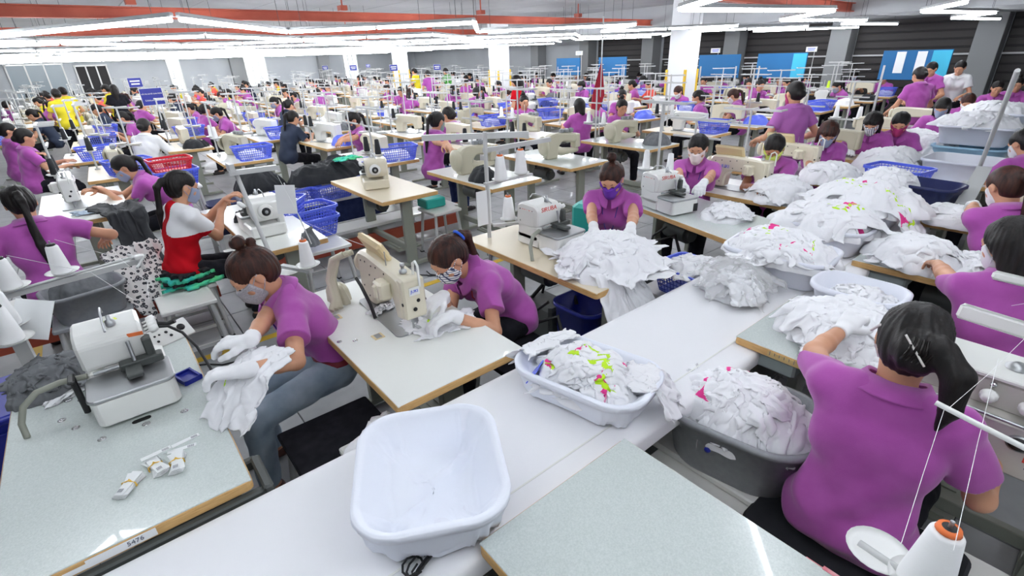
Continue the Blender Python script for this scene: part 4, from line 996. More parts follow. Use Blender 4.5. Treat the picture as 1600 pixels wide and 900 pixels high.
# machines on the left row
m1 = put(overlock(slot=False), 'white overlock machine with a brushed steel plate in the bottom left corner', 'sewing machine', (-.14, 2.22, DZ))
e = M(RUB, True); P = [(-.36, -.0 + .0, .0), (-.355, .02, .06), (-.33, .045, .105), (-.28, .05, .125), (-.2, .04, .135), (-.1, .01, .14)]
e.tube([(-.335, -.04, 0), (-.335, -.02, .05), (-.315, 0, .1), (-.27, .02, .13), (-.2, .02, .14), (-.12, -.0, .142)], [.010, .0105, .011, .011, .0105, .010], 12); e.build('waste_hose', m1)
e = M(mat('yellow_sticker', (226, 236, 90), .6)); e.T = Matrix.Translation((-.0, .1, .2935)); e.box((0, 0, 0), (.04, .022, .002), rz=.3); e.build('yellow_sticker', m1)
e = M(BLK); e.box((-.16, -.02, .09), (.02, .02, .17), ch=.004); e.box((-.16, -.05, .17), (.02, .07, .012), ch=.004); e.build('thread_cutter', m1)
e = M(ORG); e.box((.06, -.012, .255), (.05, .003, .014), rz=-.25); e.build('orange_label', m1)
gp = thing('gauge_plate', 'grey metal gauge plate with holes leaning at the back of the corner desk', 'plate', (.04, 2.6, DZ), math.radians(20)); b = M(OFFW); b.T = Matrix.Rotation(math.radians(-50), 4, 'X'); b.box((0, .0, .05), (.19, .012, .1), ch=.003); b.build('plate', gp)
b = M(BLK, True); b.T = Matrix.Rotation(math.radians(-50), 4, 'X')
for x, z, r in ((-.06, .06, .005), (-.04, .06, .005), (-.01, .06, .007), (.0, .035, .007), (.03, .06, .006), (.055, .055, .018), (-.06, .03, .006)): b.lathe((x, -.0065, z), [(r, 0), (r, .001), (.0001, .001)], 12, (0, -1, 0))
tag(b.build('hole', gp), kind='stuff')
bd = thing('dial_box', 'small blue plastic dish beside the steel plate of the corner machine', 'dish', (.03, 2.2, DZ), .3); b = M(BLUED); b.box((0, 0, .006), (.07, .1, .012), ch=.003); b.box((-.03, 0, .016), (.008, .1, .012)); b.box((.03, 0, .016), (.008, .1, .012)); b.box((0, .046, .016), (.07, .008, .012)); b.box((0, -.046, .016), (.07, .008, .012)); b.build('dish', bd)
b = M(BLK, True); b.tube([(0, 2.44, DZ + .16), (.03, 2.42, DZ + .16), (.07, 2.38, DZ + .13), (.1, 2.3, DZ + .08), (.115, 2.2, DZ + .02), (.12, 2.1, DZ - .01), (.13, 2.0, DZ - .08)], .006, 8); b.tube([(-.01, 2.46, DZ + .17), (.03, 2.47, DZ + .15), (.06, 2.46, DZ + .16)], .011, 8); tag(b.build('power_cable'), 'thick black cable arching from the corner machine over the desk edge', 'cable')

m2 = put(lockstitch(), 'cream lockstitch machine with a tilted ivory panel under the hands of the plaid-masked woman', 'sewing machine', (.945, 2.16, DZ), math.radians(-3))
L2 = M(OFFW); L2.box((.0635, -.24, .225), (.002, .055, .045)); L2.build('maker_plate', m2); text('JUKI', .019, BLUEP, m2, (.0652, -.24, .224), (PI / 2, 0, PI / 2))
# the same plate faces the camera on the end of the head
L2 = M(OFFW); L2.box((.005, -.287, .22), (.052, .002, .04)); L2.build('maker_plate', m2); text('JUKI', .02, BLUEP, m2, (.005, -.2885, .22), (PI / 2, 0, 0))
rg = heap('oil_rag', .12, .2, .09, BEIGE, 5.0, 14, .03, (24, 40), None); put(rg, 'beige cloth and hoses bunched behind the cream machine on the white desk', 'rag', (.8, 2.5, DZ)); 
b = M(BEIGE, True)
for k, dx in enumerate((0, .025, .05)): b.tube([(.84 + dx, 2.43, DZ + .27), (.79 + dx * .6, 2.47, DZ + .24), (.75 + dx * .5, 2.46, DZ + .14), (.74 + dx * .4, 2.4, DZ + .05), (.7 + dx, 2.36, DZ + .015)], .016, 8)
tag(b.build('cable_sleeve'), 'beige sleeved hoses looping down behind the cream machine', 'hose')
b = M(BLK, True); b.tube([(.86, 2.36, DZ + .15), (.855, 2.3, DZ + .13), (.85, 2.2, DZ + .06), (.84, 2.14, DZ + .01)], .009, 8); tag(b.build('hose'), 'black hose curving down from the side of the cream machine to the desk', 'hose')

m3 = put(overlock(body=OFFW), 'white overlock machine with red lettering left of the woman in the violet mask', 'sewing machine', (2.2, 2.3, DZ))
RED = mat('red_lettering', (214, 60, 50), .5); NVY = mat('navy_lettering', (40, 50, 110), .5)
text('SIRUBA', .042, RED, m3, (-.03, -.008, .262), (PI / 2, 0, 0)); text('SIRUBA', .035, RED, m3, (-.1265, .1, .24), (PI / 2, 0, -PI / 2))
b = M(RUB, True); b.tube([(-.13, -.02, .14), (-.2, -.04, .13), (-.26, -.08, .08), (-.28, -.12, 0)], .012, 8); b.build('waste_hose', m3)
m4 = put(overlock(body=OFFW), 'white overlock machine with red lettering beside the woman in the pale pink mask', 'sewing machine', (3.45, 2.25, DZ), math.radians(-14))
text('SIRUBA', .042, RED, m4, (-.03, -.008, .262), (PI / 2, 0, 0)); text('SIRUBA', .035, RED, m4, (-.1265, .1, .24), (PI / 2, 0, -PI / 2))
m5 = put(lockstitch(), 'cream lockstitch machine facing the woman in the lime mask', 'sewing machine', (4.42, 2.2, DZ)); text('JUKI', .04, BLUEP, m5, (-.057, .1, .2), (PI / 2, 0, -PI / 2))
m6 = put(lockstitch(), 'cream lockstitch machine facing the bob-haired woman', 'sewing machine', (5.4, 2.2, DZ)); text('JUKI', .04, BLUEP, m6, (-.057, .1, .2), (PI / 2, 0, -PI / 2))
m7 = put(lockstitch(False, BEIGE, False), 'beige lockstitch machine facing the woman in the blue plaid mask', 'sewing machine', (6.65, 2.25, DZ))
m8 = put(lockstitch(False, CREAM, False), 'cream machine at the far end of the left row beside the tubs', 'sewing machine', (8.0, 2.2, DZ))
m9 = put(lockstitch(False, CREAM, False), 'cream machine on the last desk beside the packing table', 'sewing machine', (9.4, 2.2, DZ))

# ---------------------------------------------------------------- right row of desks
r1 = put(desk(.61, 1.3, LAMG, PLY), 'empty grey-laminate desk at the bottom centre with a worn corner', 'desk', (.79, .14, 0))
e = M(mat('pink_pattern_tape', (238, 180, 186), .7, noise=(60, (230, 90, 110), 1.0))); e.box((.3065, -.1, DZ - .02), (.002, .34, .03)); e.box((.302, -.12, DZ + .0012), (.012, .3, .001)); e.build('patterned_tape', r1)
r2 = put(desk(.62, 1.3, LAMG, PLY), 'desk with a ruler strip on its edge in front of the woman seen from behind', 'desk', (2.29, .23, 0))
RUL = mat('ruler_tape', (206, 178, 120), .6)
def ruler(par, x, y0, y1, z):
    b = M(RUL); b.box((x, (y0 + y1) / 2, z), (.003, abs(y1 - y0), .026)); b.build('ruler_strip', par); b = M(INK)
    n = int(abs(y1 - y0) / .02)
    for k in range(n): b.box((x - .002, y0 + (y1 - y0) * (k + .5) / n, z + .006), (.001, .0022, .014 if k % 5 else .02))
    tag(b.build('ruler_mark', par), kind='stuff')
ruler(r2, -.313, .5, -.62, DZ - .02)
b = M(mat('drawer_grey', (156, 168, 166), .5)); b.box((-.08, .5, .69), (.4, .22, .07), ch=.01); b.build('drawer', r2); b = M(CHROME, True); b.lathe((-.2, .612, .69), [(.01, 0), (.012, .006), (.0001, .01)], 10, (0, 1, 0)); b.build('knob', r2)
r3 = put(desk(.62, 1.3, LAMG, PLY), 'desk with a ruler strip before the long-haired woman at the right edge', 'desk', (3.62, .22, 0)); ruler(r3, -.313, .2, -.6, DZ - .02)
b = M(MATS['drawer_grey']); b.box((-.08, .48, .69), (.4, .22, .07), ch=.01); b.build('drawer', r3)
r4 = put(desk(.62, 1.2, LAMG, PLY, full=False), 'white-topped desk on the right before the woman with the brown ponytail', 'desk', (4.75, .3, 0))
r5 = put(desk(.62, 1.2, LAMW, PLY, full=False), 'fourth desk on the right side of the packing table', 'desk', (6.2, .3, 0))
r6 = put(desk(.62, 1.2, LAMW, PLY, full=False), 'fifth desk on the right side beside the leaning pole', 'desk', (7.6, .3, 0))
r7 = put(desk(.62, 1.2, LAMW, PLY, full=False), 'furthest desk on the right side of the packing table', 'desk', (9.2, .3, 0))
for k, (x, l) in enumerate(((4.7, 'on the desk before the woman with the brown ponytail'), (6.15, 'on the fourth desk of the right row'), (7.55, 'on the desk beside the leaning pole'), (9.15, 'on the furthest desk of the right row'))):
    mm = put(lockstitch(False, CREAM, False), 'cream sewing machine ' + l, 'sewing machine', (x, .15, DZ), PI)
# big multi-needle machine right of the woman seen from behind
mk = thing('multi_needle_machine', 'big off-white multi-needle machine with a row of tension dials at the right edge', 'sewing machine', (*at(1560, 640, .9).xy, DZ), math.radians(180))
KB = mat('warm_grey_casting', (206, 204, 196), .35, coat=.2)
b = M(KB); b.prism(roundpoly([(-.22, 0), (.34, 0), (.34, .2), (-.22, .2)], .02, 3), -.14, .14, axis='x', ch=.012); b.build('base', mk)
b = M(KB); b.box((-.0, .06, .25), (.17, .62, .12), ch=.014); b.build('arm', mk); mk.scale = (1, 1, .86); b = M(OFFW); b.box((.0, .06, .315), (.19, .6, .016), ch=.004); b.build('top_cover', mk)
for k in range(7):
    d = M(PLASW, True); d.lathe((.09, -.2 + .085 * k, .255), [(.012, 0), (.012, .012), (.022, .016), (.022, .028), (.016, .032), (.016, .044), (.006, .05), (.0001, .05)], 14, (1, 0, 0)); d.use(CHROME); d.lathe((.088, -.2 + .085 * k, .29), [(.008, 0), (.008, .014), (.0001, .014)], 8, (1, 0, 0)); d.build('tension_dial', mk)
b = M(STEEL, True); b.cyl((.15, -.22, .215), (.15, .2, .205), .006, n=8); b.lathe((.141, .07, .14), [(.03, 0), (.03, .006), (.0001, .006)], 20, (1, 0, 0)); b.use(BLK); b.lathe((.1475, .07, .14), [(.024, 0), (.024, .003), (.0001, .003)], 16, (1, 0, 0)); b.box((.155, -.2, .12), (.03, .1, .16), ch=.006); b.build('needle_works', mk)
b = M(RED); b.box((.1415, .16, .095), (.003, .14, .035)); b.build('red_plate', mk); b = M(NVY); b.box((.1415, .16, .06), (.003, .12, .012)); b.build('navy_plate', mk)
text('KANSAI', .026, PLASW, mk, (.1435, .16, .095), (PI / 2, 0, PI / 2))
e = M(mat('yellow_sticker2', (232, 226, 96), .6)); e.box((.02, .2, .324), (.03, .1, .001)); e.build('yellow_sticker', mk)
for k in range(2):
    b = M(STEEL, True); b.lathe((.0, .0 + .2 * k, .324), [(.03, 0), (.03, .006), (.018, .014), (.012, .02), (.0001, .02)], 16); b.build('oil_cap', mk)
b = M(PINK, True); b.tube([(2.15, -.02, DZ + .13), (2.12, -.01, DZ + .15), (2.09, -.03, DZ + .1), (2.08, -.05, DZ + .03), (2.06, -.02, DZ + .012), (2.04, .06, DZ + .01), (2.06, .12, DZ + .01)], .006, 8); tag(b.build('pink_cord'), 'neon pink cord hanging down the front of the multi-needle machine', 'cord')
b = M(BLK); b.T = Matrix.Translation((2.04, .0, DZ + .008)) @ Matrix.Rotation(.9, 4, 'Z'); b.box((0, .02, 0), (.1, .012, .006)); b.box((0, -.0, 0), (.1, .012, .006), rz=.3); b.use(LIME); b.box((.08, .02, .002), (.06, .008, .006)); tag(b.build('thread_snips'), 'small black and lime thread snips on the desk by the pink cord', 'snips')

# ---------------------------------------------------------------- thread stands and cones close to the camera
def cones_on(lst, label, yarn=YARNW, cap=ORG, k=1.0, group=None, full=True):
    for i, (x, y, z) in enumerate(lst):
        o = place(CN[(yarn.name, full, cap.name)], USED, (x, y, z), 0, label[i] if isinstance(label, (list, tuple)) else label, group, 'thread cone')
CN = {}
for y_, c_ in ((YARNW, ORG), (YARNW, BLK), (YARNB, REDB), (YARNB, BLUEP)): CN[(y_.name, True, c_.name)] = cone(y_, c_)
# stand at the left edge: boom, two tray rods and dishes
t = thing('thread_stand', 'white thread stand with wide dishes and long rods at the left edge', 'thread stand')
b = M(GALV, True); b.tube([(-.74, 3.42, .92), (.02, 3.6, .93)], .008, 8); b.tube([(-.02, 3.66, .93), (.02, 3.58, .92), (.03, 3.55, .86)], .01, 8); b.build('rod', t)
b = M(GALV); b.box((-.42, 3.52, .90), (.9, .035, .03), rz=.18); b.build('tray_bar', t); b = M(GALV); b.box((-.5, 2.9, .64), (.05, .05, .5)); b.use(STEELG).box((-.52, 2.9, .35), (.05, .05, .7)); b.build('pole', t)
for x, y, z in ((-.53, 3.5, .925), (-.325, 3.58, .925), (-.52, 3.0, .905), (-.505, 2.82, .895)):
    d = M(PLASW, True); d.lathe((x, y, z), [(.0001, 0), (.05, .0), (.075, .014), (.078, .017), (.055, .006), (.0001, .006)], 24); d.build('cone_dish', t)
d = M(PLASW); d.box((.03, 3.55, .935), (.05, .03, .03), ch=.006); d.use(GALV, True); d.tube([(.06, 3.56, .94), (.0, 3.46, .9)], .007, 8); d.build('clamp', t)
cones_on([(-.53, 3.5, .933), (-.325, 3.58, .933)], ['large white cone of thread nearest the left edge', 'large white cone of thread right of the one at the left edge'], cap=BLK)
cones_on([(-.52, 3.0, .913), (-.505, 2.82, .903)], ['white cone cut by the left edge on the upper dish', 'white cone cut by the left edge on the lower dish'], cap=BLK)
b = M(PAPER); b.T = Matrix.Translation((-.44, 2.98, .92)) @ Matrix.Rotation(.25, 4, 'Y') @ Matrix.Rotation(-.5, 4, 'Z') @ Matrix.Rotation(1.2, 4, 'X'); b.box((0, 0, 0), (.15, .18, .004)); tag(b.build('white_card'), 'plain white card hanging behind the dishes at the left edge', 'card')
# stand in the middle left: tall pole, folded card, cone with orange core
t = thing('thread_stand', 'tall white thread stand with a hanging card behind the woman with the bun', 'thread stand')
b = M(GALV, True); b.cyl((.78, 3.22, 0), (.66, 3.6, 1.34), .014, n=8); b.lathe((.78, 3.22, 0), [(.09, 0), (.09, .02), (.02, .03)], 12); b.build('pole', t); b = M(GALV); b.box((.76, 3.56, 1.33), (.28, .04, .03), rz=-.12); b.box((.64, 3.6, 1.36), (.03, .1, .05)); b.build('overhead_arm', t)
for x, y, z in ((.755, 3.28, .7), (.84, 3.1, .78)):
    d = M(PLASW, True); d.lathe((x, y, z), [(.0001, 0), (.05, .0), (.072, .01), (.074, .012), (.055, .005), (.0001, .005)], 20); d.build('cone_dish', t)
b = M(GALV); b.box((.79, 3.2, .745), (.035, .26, .02), rz=.45); b.build('tray_bar', t)
cones_on([(.84, 3.1, .786)], ['white thread cone with an orange core beside the tall pole with the card'])
b = M(PAPER); b.T = Matrix.Translation((.88, 3.42, 1.14)) @ Matrix.Rotation(-.35, 4, 'Z') @ Matrix.Rotation(.1, 4, 'Y'); b.box((0, 0, 0), (.12, .003, .19)); tag(b.build('white_card'), 'white card clipped to the tall pole left of the beige table', 'card')
b = M(GALV, True); b.tube([(.9, 3.46, 1.24), (.93, 3.42, 1.04), (.95, 3.32, .84)], .004, 6); b.build('hook_rod', t)
o = heap('mesh_scrubber', .12, .1, .11, GRYC, 8.0, 30, .03, (20, 40)); put(o, 'round grey tangle of thread waste tied below the hanging card', 'thread bundle', (.98, 3.42, .8))
def line(name, pts, r, m, label, cat='thread'): b = M(m, True); b.tube(pts, r, 5, False); return tag(b.build(name), label, cat)
line('thread_strand', [(-.3, 3.58, 1.12), (-.06, 3.45, .98), (.02, 2.95, .98), (.0, 2.5, 1.05)], .0011, YARNW, 'slack white thread running from the left cones down to the corner machine')
line('thread_strand', [(-.5, 3.52, 1.1), (-.2, 3.4, .95), (-.06, 2.9, .92), (-.02, 2.46, 1.06)], .0011, YARNW, 'lower white thread running from the left cones to the corner machine')
line('thread_strand', [(.86, 3.42, 1.3), (.93, 3.35, 1.0), (1.0, 2.95, .98), (.93, 2.25, 1.1)], .0011, YARNW, 'white thread running from the tall pole to the cream machine')
# stand behind desk 3 with two tiers of white cones
t = thing('thread_stand', 'two-tier thread stand with a paper card left of the red-lettered machine', 'thread stand')
b = M(GALV, True); px_, py_ = 2.0, 2.72; b.cyl((px_, py_ + .02, 0), (px_, py_, 1.5), .014, n=8); b.build('pole', t)
b = M(GALV); b.box((px_ + .1, py_ + .25, 1.44), (.03, .75, .04), rz=.9); b.box((px_ + .3, py_ + .02, 1.38), (.6, .03, .03)); b.build('overhead_arm', t)
for x, y, z in ((px_ + .1, py_ - .02, 1.17), (px_ + .3, py_ + .0, 1.18), (px_ + .11, py_ - .08, .9), (px_ + .28, py_ - .22, .86)):
    d = M(PLASW, True); d.lathe((x, y, z), [(.0001, 0), (.04, .0), (.06, .01), (.062, .012), (.05, .005), (.0001, .005)], 18); d.build('cone_dish', t)
b = M(GALV); b.box((px_ + .18, py_ - .01, 1.165), (.42, .03, .016)); b.box((px_ + .18, py_ - .13, .875), (.4, .03, .016), rz=-.5); b.build('tray_bar', t)
cones_on([(px_ + .1, py_ - .02, 1.177), (px_ + .3, py_, 1.187), (px_ + .11, py_ - .08, .907), (px_ + .28, py_ - .22, .867)], ['white cone, upper left of the four on the two-tier stand', 'white cone, upper right of the four on the two-tier stand', 'white cone, lower left of the four on the two-tier stand', 'white cone, lower right of the four, nearest the red-lettered machine'])
b = M(PAPER); b.box((px_ - .04, py_ + .0, 1.0), (.12, .003, .24)); tag(b.build('white_card'), 'long paper card hanging from the two-tier thread stand', 'card')
# bottom right: cone, dish and blurred arms close to the lens
t = thing('thread_stand', 'thread stand with a white dish in the bottom right corner', 'thread stand')
d = M(PLASW, True)
for x, y, z in ((1.06, .0, .924), (1.075, .085, .924)): d = M(PLASW, True); d.lathe((x, y, z), [(.0001, 0), (.04, .0), (.06, .012), (.062, .015), (.045, .006), (.0001, .006)], 24); d.build('cone_dish', t)
b = M(GALV, True); b.cyl((1.055, -.02, .0), (1.055, -.02, .93), .01, n=8); b.tube([(1.055, -.02, .93), (1.07, .12, .93)], .009, 8); b.build('pole', t); b = M(PLASW, True); b.tube([along(1462, 629, 1.0), along(1530, 664, .95), along(1625, 712, .9)], .0055, 8); b.tube([along(1625, 712, .9), (1.35, -.42, .9), (1.35, -.45, 0)], .009, 8); b.build('thread_bar', t)
cones_on([(1.06, .0, .93)], ['white thread cone with an orange core at the bottom right corner'])
t = thing('overhead_thread_arm', 'two white overhead thread arms crossing behind the big seated woman', 'thread arm')
for a, c, w in (((2.0, .2, 1.16), (2.02, -.2, 1.13), .05), ((2.3, .18, 1.2), (2.3, -.2, 1.19), .03)):
    a = Vector(a); c = Vector(c); b = M(PLASW); b.T = Matrix.Translation((a + c) / 2) @ (c - a).to_track_quat('X', 'Z').to_matrix().to_4x4(); b.box((0, 0, 0), ((c - a).length, .018, w), ch=.008); b.build('arm', t)
b = M(GALV, True); b.cyl((2.12, -.28, .775), (2.12, -.28, 1.2), .01, n=8); b.build('pole', t)
for k, (a, c) in enumerate(((tuple(along(1600, 530, 1.25)), tuple(along(1480, 640, 1.0))), (tuple(along(1476, 638, 1.0)), tuple(along(1408, 850, .86))), (tuple(along(1560, 560, 1.1)), tuple(along(1490, 860, .8))), ((2.28, .03, 1.18), (2.26, .1, 1.12)))):
    line('thread_strand', [a, ((a[0] + c[0]) / 2, (a[1] + c[1]) / 2, (a[2] + c[2]) / 2 - .01), c], .0006, YARNW, ['white thread in front of the big woman, upper piece', 'white thread crossing the big woman\'s back', 'white thread near the bottom right cone', 'short white thread by the overhead arms'][k])
# ---------------------------------------------------------------- stools
st = put(stool(.42, .4, .46, DARKC), 'dark-cushioned stool under the woman with the bun', 'stool', (.47, 1.83, 0))
put(stool(.4, .4, .46, DARKC), 'dark-cushioned stool under the woman in the plaid mask', 'stool', (1.5, 1.82, 0))
put(stool(.36, .36, .46), 'white stool under the woman in the violet mask', 'stool', (2.86, 2.1, 0)); 
bs = put(stool(.5, 1.2, .44, OFFW, 'white_bench'), 'white bench under the big woman seen from behind', 'bench', (1.56, .28, 0)); b = M(BLKC); b.prism(rrect(-.21, -.36, .21, .2, .05), .445, .475, ch=.01); b.build('cushion', bs)
put(stool(.34, .34, .5), 'white stool with a teal tray before the machine table left of centre', 'stool', (2.66, 4.5, 0)); 
b = M(TEALP); b.box((0, 0, .05), (.24, .2, .1), ch=.012); o = b.build('teal_tray'); put(o, 'teal plastic box on the white stool beside the beige table', 'box', (2.64, 4.62, .501))
put(stool(.36, .36, .46), 'white stool in front with turquoise folded cloth on it', 'stool', (.25, 4.28, 0))
put(stool(.42, .5, .5, OFFW), 'white stool table holding blue baskets behind the tall pole', 'stool', (1.3, 4.35, 0))
put(stool(.34, .34, .46), 'white stool under the woman in the red and white top', 'stool', (.2, 3.95, 0)) 
# ---------------------------------------------------------------- goods on the desks and on the packing table
def tagbundle(kind):
    t = empty('tag_bundle'); b = M(PAPER)
    for k in range(9):
        b.T = Matrix.Rotation((k - 4) * .07, 4, 'Z') @ Matrix.Translation((0, 0, .004 + .0035 * (k % 5)))
        b.prism([(-.012, -.05), (.012, -.05), (.016 + .001 * k, .045), (-.014, .05)], 0, .0014)
    b.build('paper_tag', t); tag(t.children[0], kind='stuff')
    b = M(YBAND, True); b.tube([(-.02, .0, .002), (-.02, .002, .016), (0, .003, .024), (.02, .002, .016), (.02, 0, .002)], .0018, 6); b.tube([(-.021, .006, .002), (0, .008, .025), (.021, .005, .002)], .0016, 6); b.build('rubber_band', t)
    b = M(INK)
    for k in range(5): b.box((-.006 + .003 * k, -.035, .0235), (.0014, .014, .0004))
    b.build('barcode', t); tag(t.children[-1], kind='stuff')
    return t
TB = tagbundle(0)
for (x, y, r, l) in ((-.215, 1.655, -.6, 'left white tag bundle tied with a yellow band on the corner desk'), (-.14, 1.69, .25, 'middle white tag bundle, with a loose tag across its top'), (-.085, 1.665, -.15, 'right white tag bundle tied with a yellow band on the corner desk')):
    place(TB, USED, (x, y, DZ), r, l, None, 'tags')
for (x, y, r, l, a) in ((-.13, 1.735, .1, 'white tag lying across the middle tag bundle', .026), (-.045, 1.78, .12, 'upper of two loose barcode tags on the corner desk', 0), (-.062, 1.742, -.18, 'lower of two loose barcode tags on the corner desk', 0)):
    b = M(PAPER); b.box((0, 0, .001), (.085, .018, .0008)); b.use(INK)
    for k in range(7): b.box((.018 + .0028 * k, 0, .0016), (.0014, .012, .0003))
    o = b.build('paper_tag'); put(o, l, 'tag', (x, y, DZ + a), r)
o = heap('grey_shirt', .34, .24, .06, GRYC, 3.3, 12, .07, (60, 110)); layers(o, .34, .22, .06, GRYC, 3.6, 4, .8, None, 40); put(o, 'crumpled dark grey jersey top at the back of the corner desk', 'shirt', (-.4, 2.55, DZ), .9)
o = garment('white_scrap', .22, .07, lambda x, y: 0 * x, WCLOTH, 2.2, 14, .018, 30); put(o, 'white cloth scrap under the grey top on the corner desk', 'cloth', (-.32, 2.43, DZ), .5)
o = garment('white_garment', .34, .2, lambda x, y: 0 * x, WCLOTH, 4.1, 8, .018, 44, print_=[(-.02, .02, .035, .2, 'l')]); put(o, 'white garment with a lime print being sewn on the white desk', 'garment', (1.06, 1.88, DZ), -.25)
o = garment('white_garment', .13, .06, lambda x, y: 0 * x, WCLOTH, 9.1, 14, .012, 20); put(o, 'small folded white piece beneath the arm of the cream machine', 'garment', (.9, 2.2, DZ + .012), .3)
# garment in the gloved hands of the first woman: hangs to her lap
o = garment('white_garment', .22, .32, lambda x, y: -(.08 + .9 * np.clip(-y, 0, 1)) * np.clip(.14 - y, 0, 1) * 1.9 , WCLOTH, 6.4, 9, .04, 50, print_=[(-.06, .0, .05, 1.2, 'l')]); put(o, 'white garment held up in the gloves of the woman with the bun', 'garment', (.20, 1.85, .90), -.9)

# heaps of white garments
hp_ = lambda n: dict(print_=n)
def pile(label, x, y, z, w, d, hh, rz, seed, prints=(), top=2, rag=.2, m=WCLOTH, n=(70, 130), nl=5, size=.5):
    o = heap('garment_heap', w, d, hh, m, seed, 8.5, .055, n, None, rag, 0, list(prints) or None); put(o, label, 'garments', (x, y, z), rz); o['kind'] = 'stuff'; layers(o, w, d, hh, m, seed, nl, size, ['p', 'l', 'p'] if len(prints) > 2 else None, 44 if nl > 6 else 28); return o
pile('big crumpled white heap on the cream desk before the woman in the violet mask', 2.22, 1.82, DZ, .62, .58, .13, .1, 1.3, [(-.02, .18, .07, .2, 'p'), (.08, .17, .04, .1, 'l')], n=(90, 170), nl=13, size=.55)
# pieces that hang over the desk end
def hang(label, x, y, z, w, L, rz, seed, m=WCLOTH, pr=None, top=.14):
    o = garment('white_garment', w, L + top * 2, lambda X_, Y_: np.where(Y_ > 0, .0, -np.abs(Y_) * 1.35 + .0) , m, seed, 7, .022, 46, print_=pr); put(o, label, 'garment', (x, y, z), rz); return o
hang('white garment hanging off the corner of the cream desk toward the packing table', 2.02, 1.62, DZ + .04, .2, .16, -.35, 2.4)
hang('white garment flap hanging beside the corner of the cream desk', 2.12, 1.58, DZ + .03, .18, .1, .1, 7.4, WCLOTH2)
pile('flat scatter of white garments on the askew grey desk', 3.6, 1.83, DZ, .42, .34, .06, .2, 2.7)
pile('heap of white garments on the desk before the woman in the lime mask', 4.4, 1.8, DZ, .6, .5, .13, 0, 3.9)
pile('heap of white garments with a pink print before the bob-haired woman', 5.3, 1.75, DZ, .62, .5, .13, 0, 4.6, [(.1, -.1, .1, .4, 'p'), (.0, -.15, .08, 1.0, 'l')])
pile('heap of white garments beside the woman in the blue plaid mask', 6.2, 1.5, DZ - .02, .9, .6, .2, 0, 5.2)
pile('wide heap of white garments spilling over the table far down the left row', 7.4, 1.45, DZ - .02, .9, .5, .2, 0, 5.9, [(.1, -.1, .06, .4, 'p')])
pile('heap of white garments on the ruler desk left of the big woman', 2.32, .56, DZ, .5, .58, .1, 0, 6.6, [(-.16, -.1, .07, 1.7, 'p'), (-.2, -.02, .07, 1.4, 'l')], n=(80, 150), nl=10)
pile('layered white garments with a pink arc on the second ruler desk', 3.52, .62, DZ, .44, .46, .12, .0, 7.3, [(-.05, .02, .1, .2 - 1.57, 'p'), (-.1, -.08, .03, 1.0, 'l')])
pile('white garments lying right of the pink-arc pile', 3.62, .33, DZ, .36, .3, .06, .0, 7.9)
pile('white garments under the gloved hand of the brown-ponytailed woman', 4.62, .62, DZ, .5, .5, .05, .3, 8.4, [(-.1, -.1, .08, 1.9, 'p')])
# cloth-covered tub in front
def lined_tub(label, x, y, z, w, d, hh, rz, seed, m=BLUEW, skirt=True, fill=None, deep=.5, string=False, taper=.8, cuff=.0):
    t = thing('lined_tub', label, 'tub', (x, y, z), rz); r = .11; n = 14
    prof = [(taper * .96, .0, .0, 1.5), (taper, .015, 0, 1.8), (taper + .35 * (1 - taper), hh * .35, .006, 1.3), (taper + .7 * (1 - taper), hh * .7, .006, .8), (1, hh * .93, .012, .35), (1.0, hh * .97, .014, .1), (1.0, hh, .013, .06), (1, hh + .003, .004, .06), (1, hh - .004, -.01, .1), (.97, hh * .8, -.016, .4), (.93, hh * .5, -.03, .9), (.86, hh * (1 - deep), -.04, 1.3), (.66, hh * (1 - deep) * .75, -.03, 1.8), (.45, hh * (1 - deep) * .7, -.02, 1.8), (.22, hh * (1 - deep) * .72, -.0, 1.6), (.03, hh * (1 - deep) * .75, 0, 1.6), (.001, hh * (1 - deep) * .75, 0, 1.6)]
    rings = []
    pp = []
    for a, c in zip(prof, prof[1:]):
        for q in range(3): pp.append(tuple(a[i] + (c[i] - a[i]) * q / 3 for i in range(4)))
    pp.append(prof[-1])
    for s, zz_, o, f in pp:
        P = np.array(rrect(-w * s / 2 - o, -d * s / 2 - o, w * s / 2 + o, d * s / 2 + o, max(r * s + o, .005), n))
        Q = []
        for i in range(len(P)):
            for q in range(2): Q.append(P[i] * (1 - q / 2) + P[(i + 1) % len(P)] * q / 2)
        P = np.array(Q); th = np.arctan2(P[:, 1], P[:, 0]); nr = P / (np.linalg.norm(P, axis=1)[:, None] + 1e-6)
        fo = (ridged(np.cos(th) * 3 + seed + zz_ * 2, np.sin(th) * 3 + seed, seed, 3) - .45) * .035 * f + np.sin(th * 21 + seed + 6 * zz_) * .004 * f
        inner = o < 0 or s < .5; P = P + nr * (fo * (1 if not inner else -min(1, s * 1.6)))[:, None]
        q_ = 4.2 if deep > .7 else 7; zc = zz_ + (ridged(P[:, 0] * q_ + seed, P[:, 1] * q_, seed + 3, 3) - .4) * (.085 if deep > .7 else .06) * (f if inner else 0)
        rings.append(np.concatenate([P, np.maximum(zc, .004)[:, None]], 1))
    V = np.concatenate(rings); F = grid_faces(len(rings), len(rings[0]), True); obj_np('cloth_cover', V, F, m, t)
    loft(tub_rings(w * .985, d * .985, hh * .97, r, taper * .97, n=8), WHITEP, 'tub', t)
    if string:
        b = M(BLK, True)
        for k in range(4): b.tube([(-.07 + .012 * k + .028 * math.cos(q * .7 + k), -d / 2 * taper - .03 + .03 * math.sin(q * .7 + k * 1.6), .008 + .004 * k) for q in range(9)], .0032, 6)
        b.build('drawstring', t)
    return t
lined_tub('white cloth-wrapped empty tub on the table at the bottom centre', .49, 1.02, TZ + .003, .40, .46, .155, math.radians(-50 + 22), 2.0, string=True, deep=.78)
